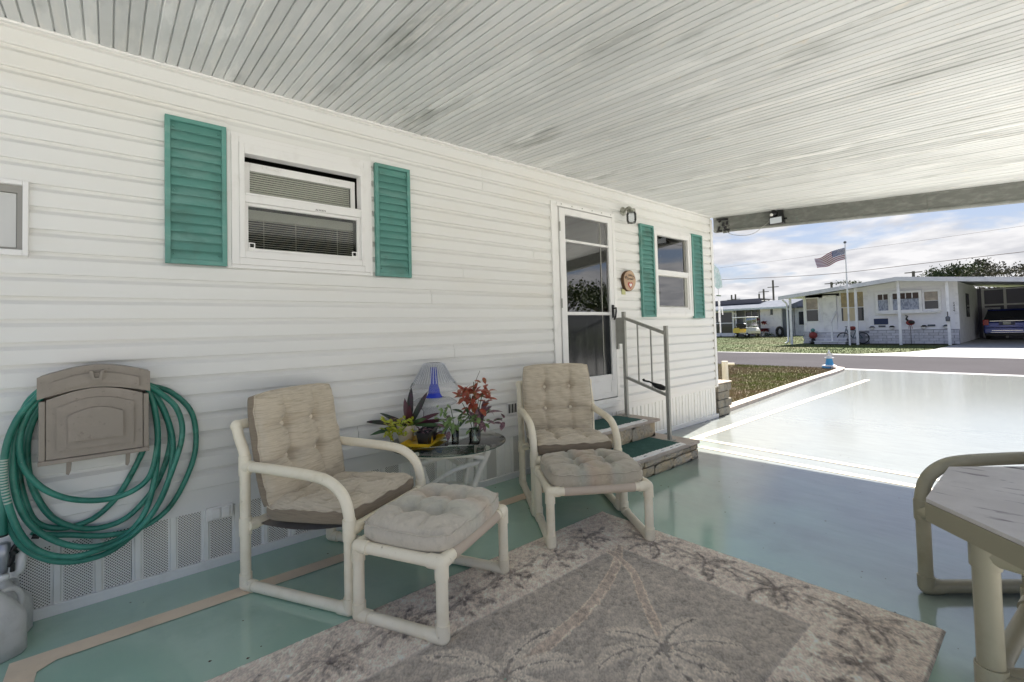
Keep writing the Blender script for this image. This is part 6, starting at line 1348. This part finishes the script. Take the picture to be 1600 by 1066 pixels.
# ---- trees
m_bark = mat('tree_bark', (.11, .085, .07), .9); m_oak = mat('oak_leaf', (.045, .065, .025), .8, var=[(.6, I3, (.075, .085, .03), .45, .6)]); m_pine = mat('dusky_leaf', (.06, .055, .035), .8, var=[(1, I3, (.10, .085, .05), .5, .65)])
def tree(label, x, y, h, cr, n_cl, per, ls, lm, seed, spread=.55, trunk=.22, flat=.6, name='tree', cat='tree', group=None):
    rnd = random.Random(seed); t = thing(name, label, cat, (x, y, 0), group=group); tb_ = MB(); lf = []
    top = Vector((x, y, h*.55)); tb_.tube(catmull([Vector((x, y, -.3)), Vector((x+rnd.uniform(-.2, .2), y+rnd.uniform(-.2, .2), h*.3)), top], 4), [trunk*(1-.5*i/8) for i in range(9)], 8)
    for k in range(n_cl):
        a = rnd.random()*2*PI; rr2 = cr*math.sqrt(rnd.random()); e = Vector((x+rr2*math.cos(a), y+rr2*math.sin(a), h*.70 + (h*.32)*(1-.55*(rr2/cr)**2)*rnd.uniform(.55, 1)*1.0 + rnd.uniform(-.1, .1)*h*flat))
        m0 = top + (e-top)*rnd.uniform(.35, .6) + Vector((rnd.uniform(-.4, .4), rnd.uniform(-.4, .4), rnd.uniform(-.5, .1))); s0 = Vector((x, y, h*rnd.uniform(.3, .55)))
        tb_.tube(catmull([s0, m0, e], 3), [trunk*.36, trunk*.30, trunk*.24, trunk*.18, trunk*.12, trunk*.08, trunk*.05], 5)
        cs_ = cr*spread*.42*rnd.uniform(.6, 1.2)
        for q in range(per):
            p = e + Vector((rnd.gauss(0, cs_), rnd.gauss(0, cs_), rnd.gauss(0, cs_*flat))); s = ls*rnd.uniform(.6, 1.4); d1 = Vector((rnd.uniform(-1, 1), rnd.uniform(-1, 1), rnd.uniform(-1, 1))).normalized()*s; d2 = d1.cross(Vector((rnd.uniform(-1, 1), rnd.uniform(-1, 1), rnd.uniform(-1, 1)))).normalized()*s*.6
            lf.append((p-d1, p+d2, p+d1, p-d2))
    tb_.build('trunk', m_bark, t); b = MB(); vs = [v for q in lf for v in q]; b.add(vs, [(4*i, 4*i+1, 4*i+2, 4*i+3) for i in range(len(lf))]); b.build('crown', lm, t); return t
def ty_(px_, X): return pX(px_, 490, X).y
def hz(px_, py_, X): return pX(px_, py_, X).z/1.08
tree('dense dark green tree behind the neighbour roof', 70, ty_(1492, 70), hz(1490, 409, 70), 2.2, 34, 85, .13, m_oak, 3, trunk=.3)
tree('lower part of the dense tree group left above the neighbour roof', 74, ty_(1462, 74), hz(1460, 417, 74), 1.7, 20, 50, .12, m_oak, 5, trunk=.22)
tree('small umbrella crowned tree right of the dense dark tree', 78, ty_(1533, 78), hz(1533, 403, 78), 1.5, 16, 80, .12, m_pine, 9, .5, .18, .35)
tree('wide thin crowned tree with bare forks at the right edge', 66, ty_(1580, 66), hz(1582, 402, 66), 3.4, 34, 44, .11, m_pine, 13, .42, .28, .25)
tree('low tree showing over the roof by the flagpole', 70, ty_(1330, 70), hz(1330, 432, 70), 1.7, 14, 36, .11, m_oak, 15, .45, .16, .4)
pt = thing('palm_tree', 'cabbage palm crown just above the far house roof', 'palm tree', (85, ty_(1197, 85), 0)); Pp = Vector((85, ty_(1197, 85), 4.2)); b = MB(); rnd = random.Random(8); MB().tube([(Pp.x, Pp.y, -.3), (Pp.x, Pp.y, 4.2)], .22, 8).build('trunk', m_bark, pt)
for k in range(60):
    a = rnd.random()*2*PI; b.leaf(Pp, (math.cos(a), math.sin(a), rnd.uniform(-.1, 1.3)), (0, 0, 1), rnd.uniform(1.3, 2.3), .28, .35, .1, 5)
b.build('crown', m_pine, pt)
# the far side of the yard, seen in the door and window glass
for k, (x, y, h, c_) in enumerate(((34, -30, 4.6, 3.0), (43, -34, 6.2, 4.4), (52, -33, 5.0, 4.2), (62, -42, 8, 5), (26, -34, 5.2, 2.6), (74, -50, 9, 6))):
    tree(('short round tree nearest the carport beyond the added shell yard', 'medium spreading tree behind the short round yard tree', 'low wide tree standing in the middle of the yard row', 'tallest dense tree of the row beyond the added shell yard', 'narrow small tree at the near end of the yard row', 'most distant large tree at the street end of the yard row')[k], x, y, h, c_, 30, 50, .2, m_oak, 30+k, trunk=.3, group='trees beyond the yard right of the carport')
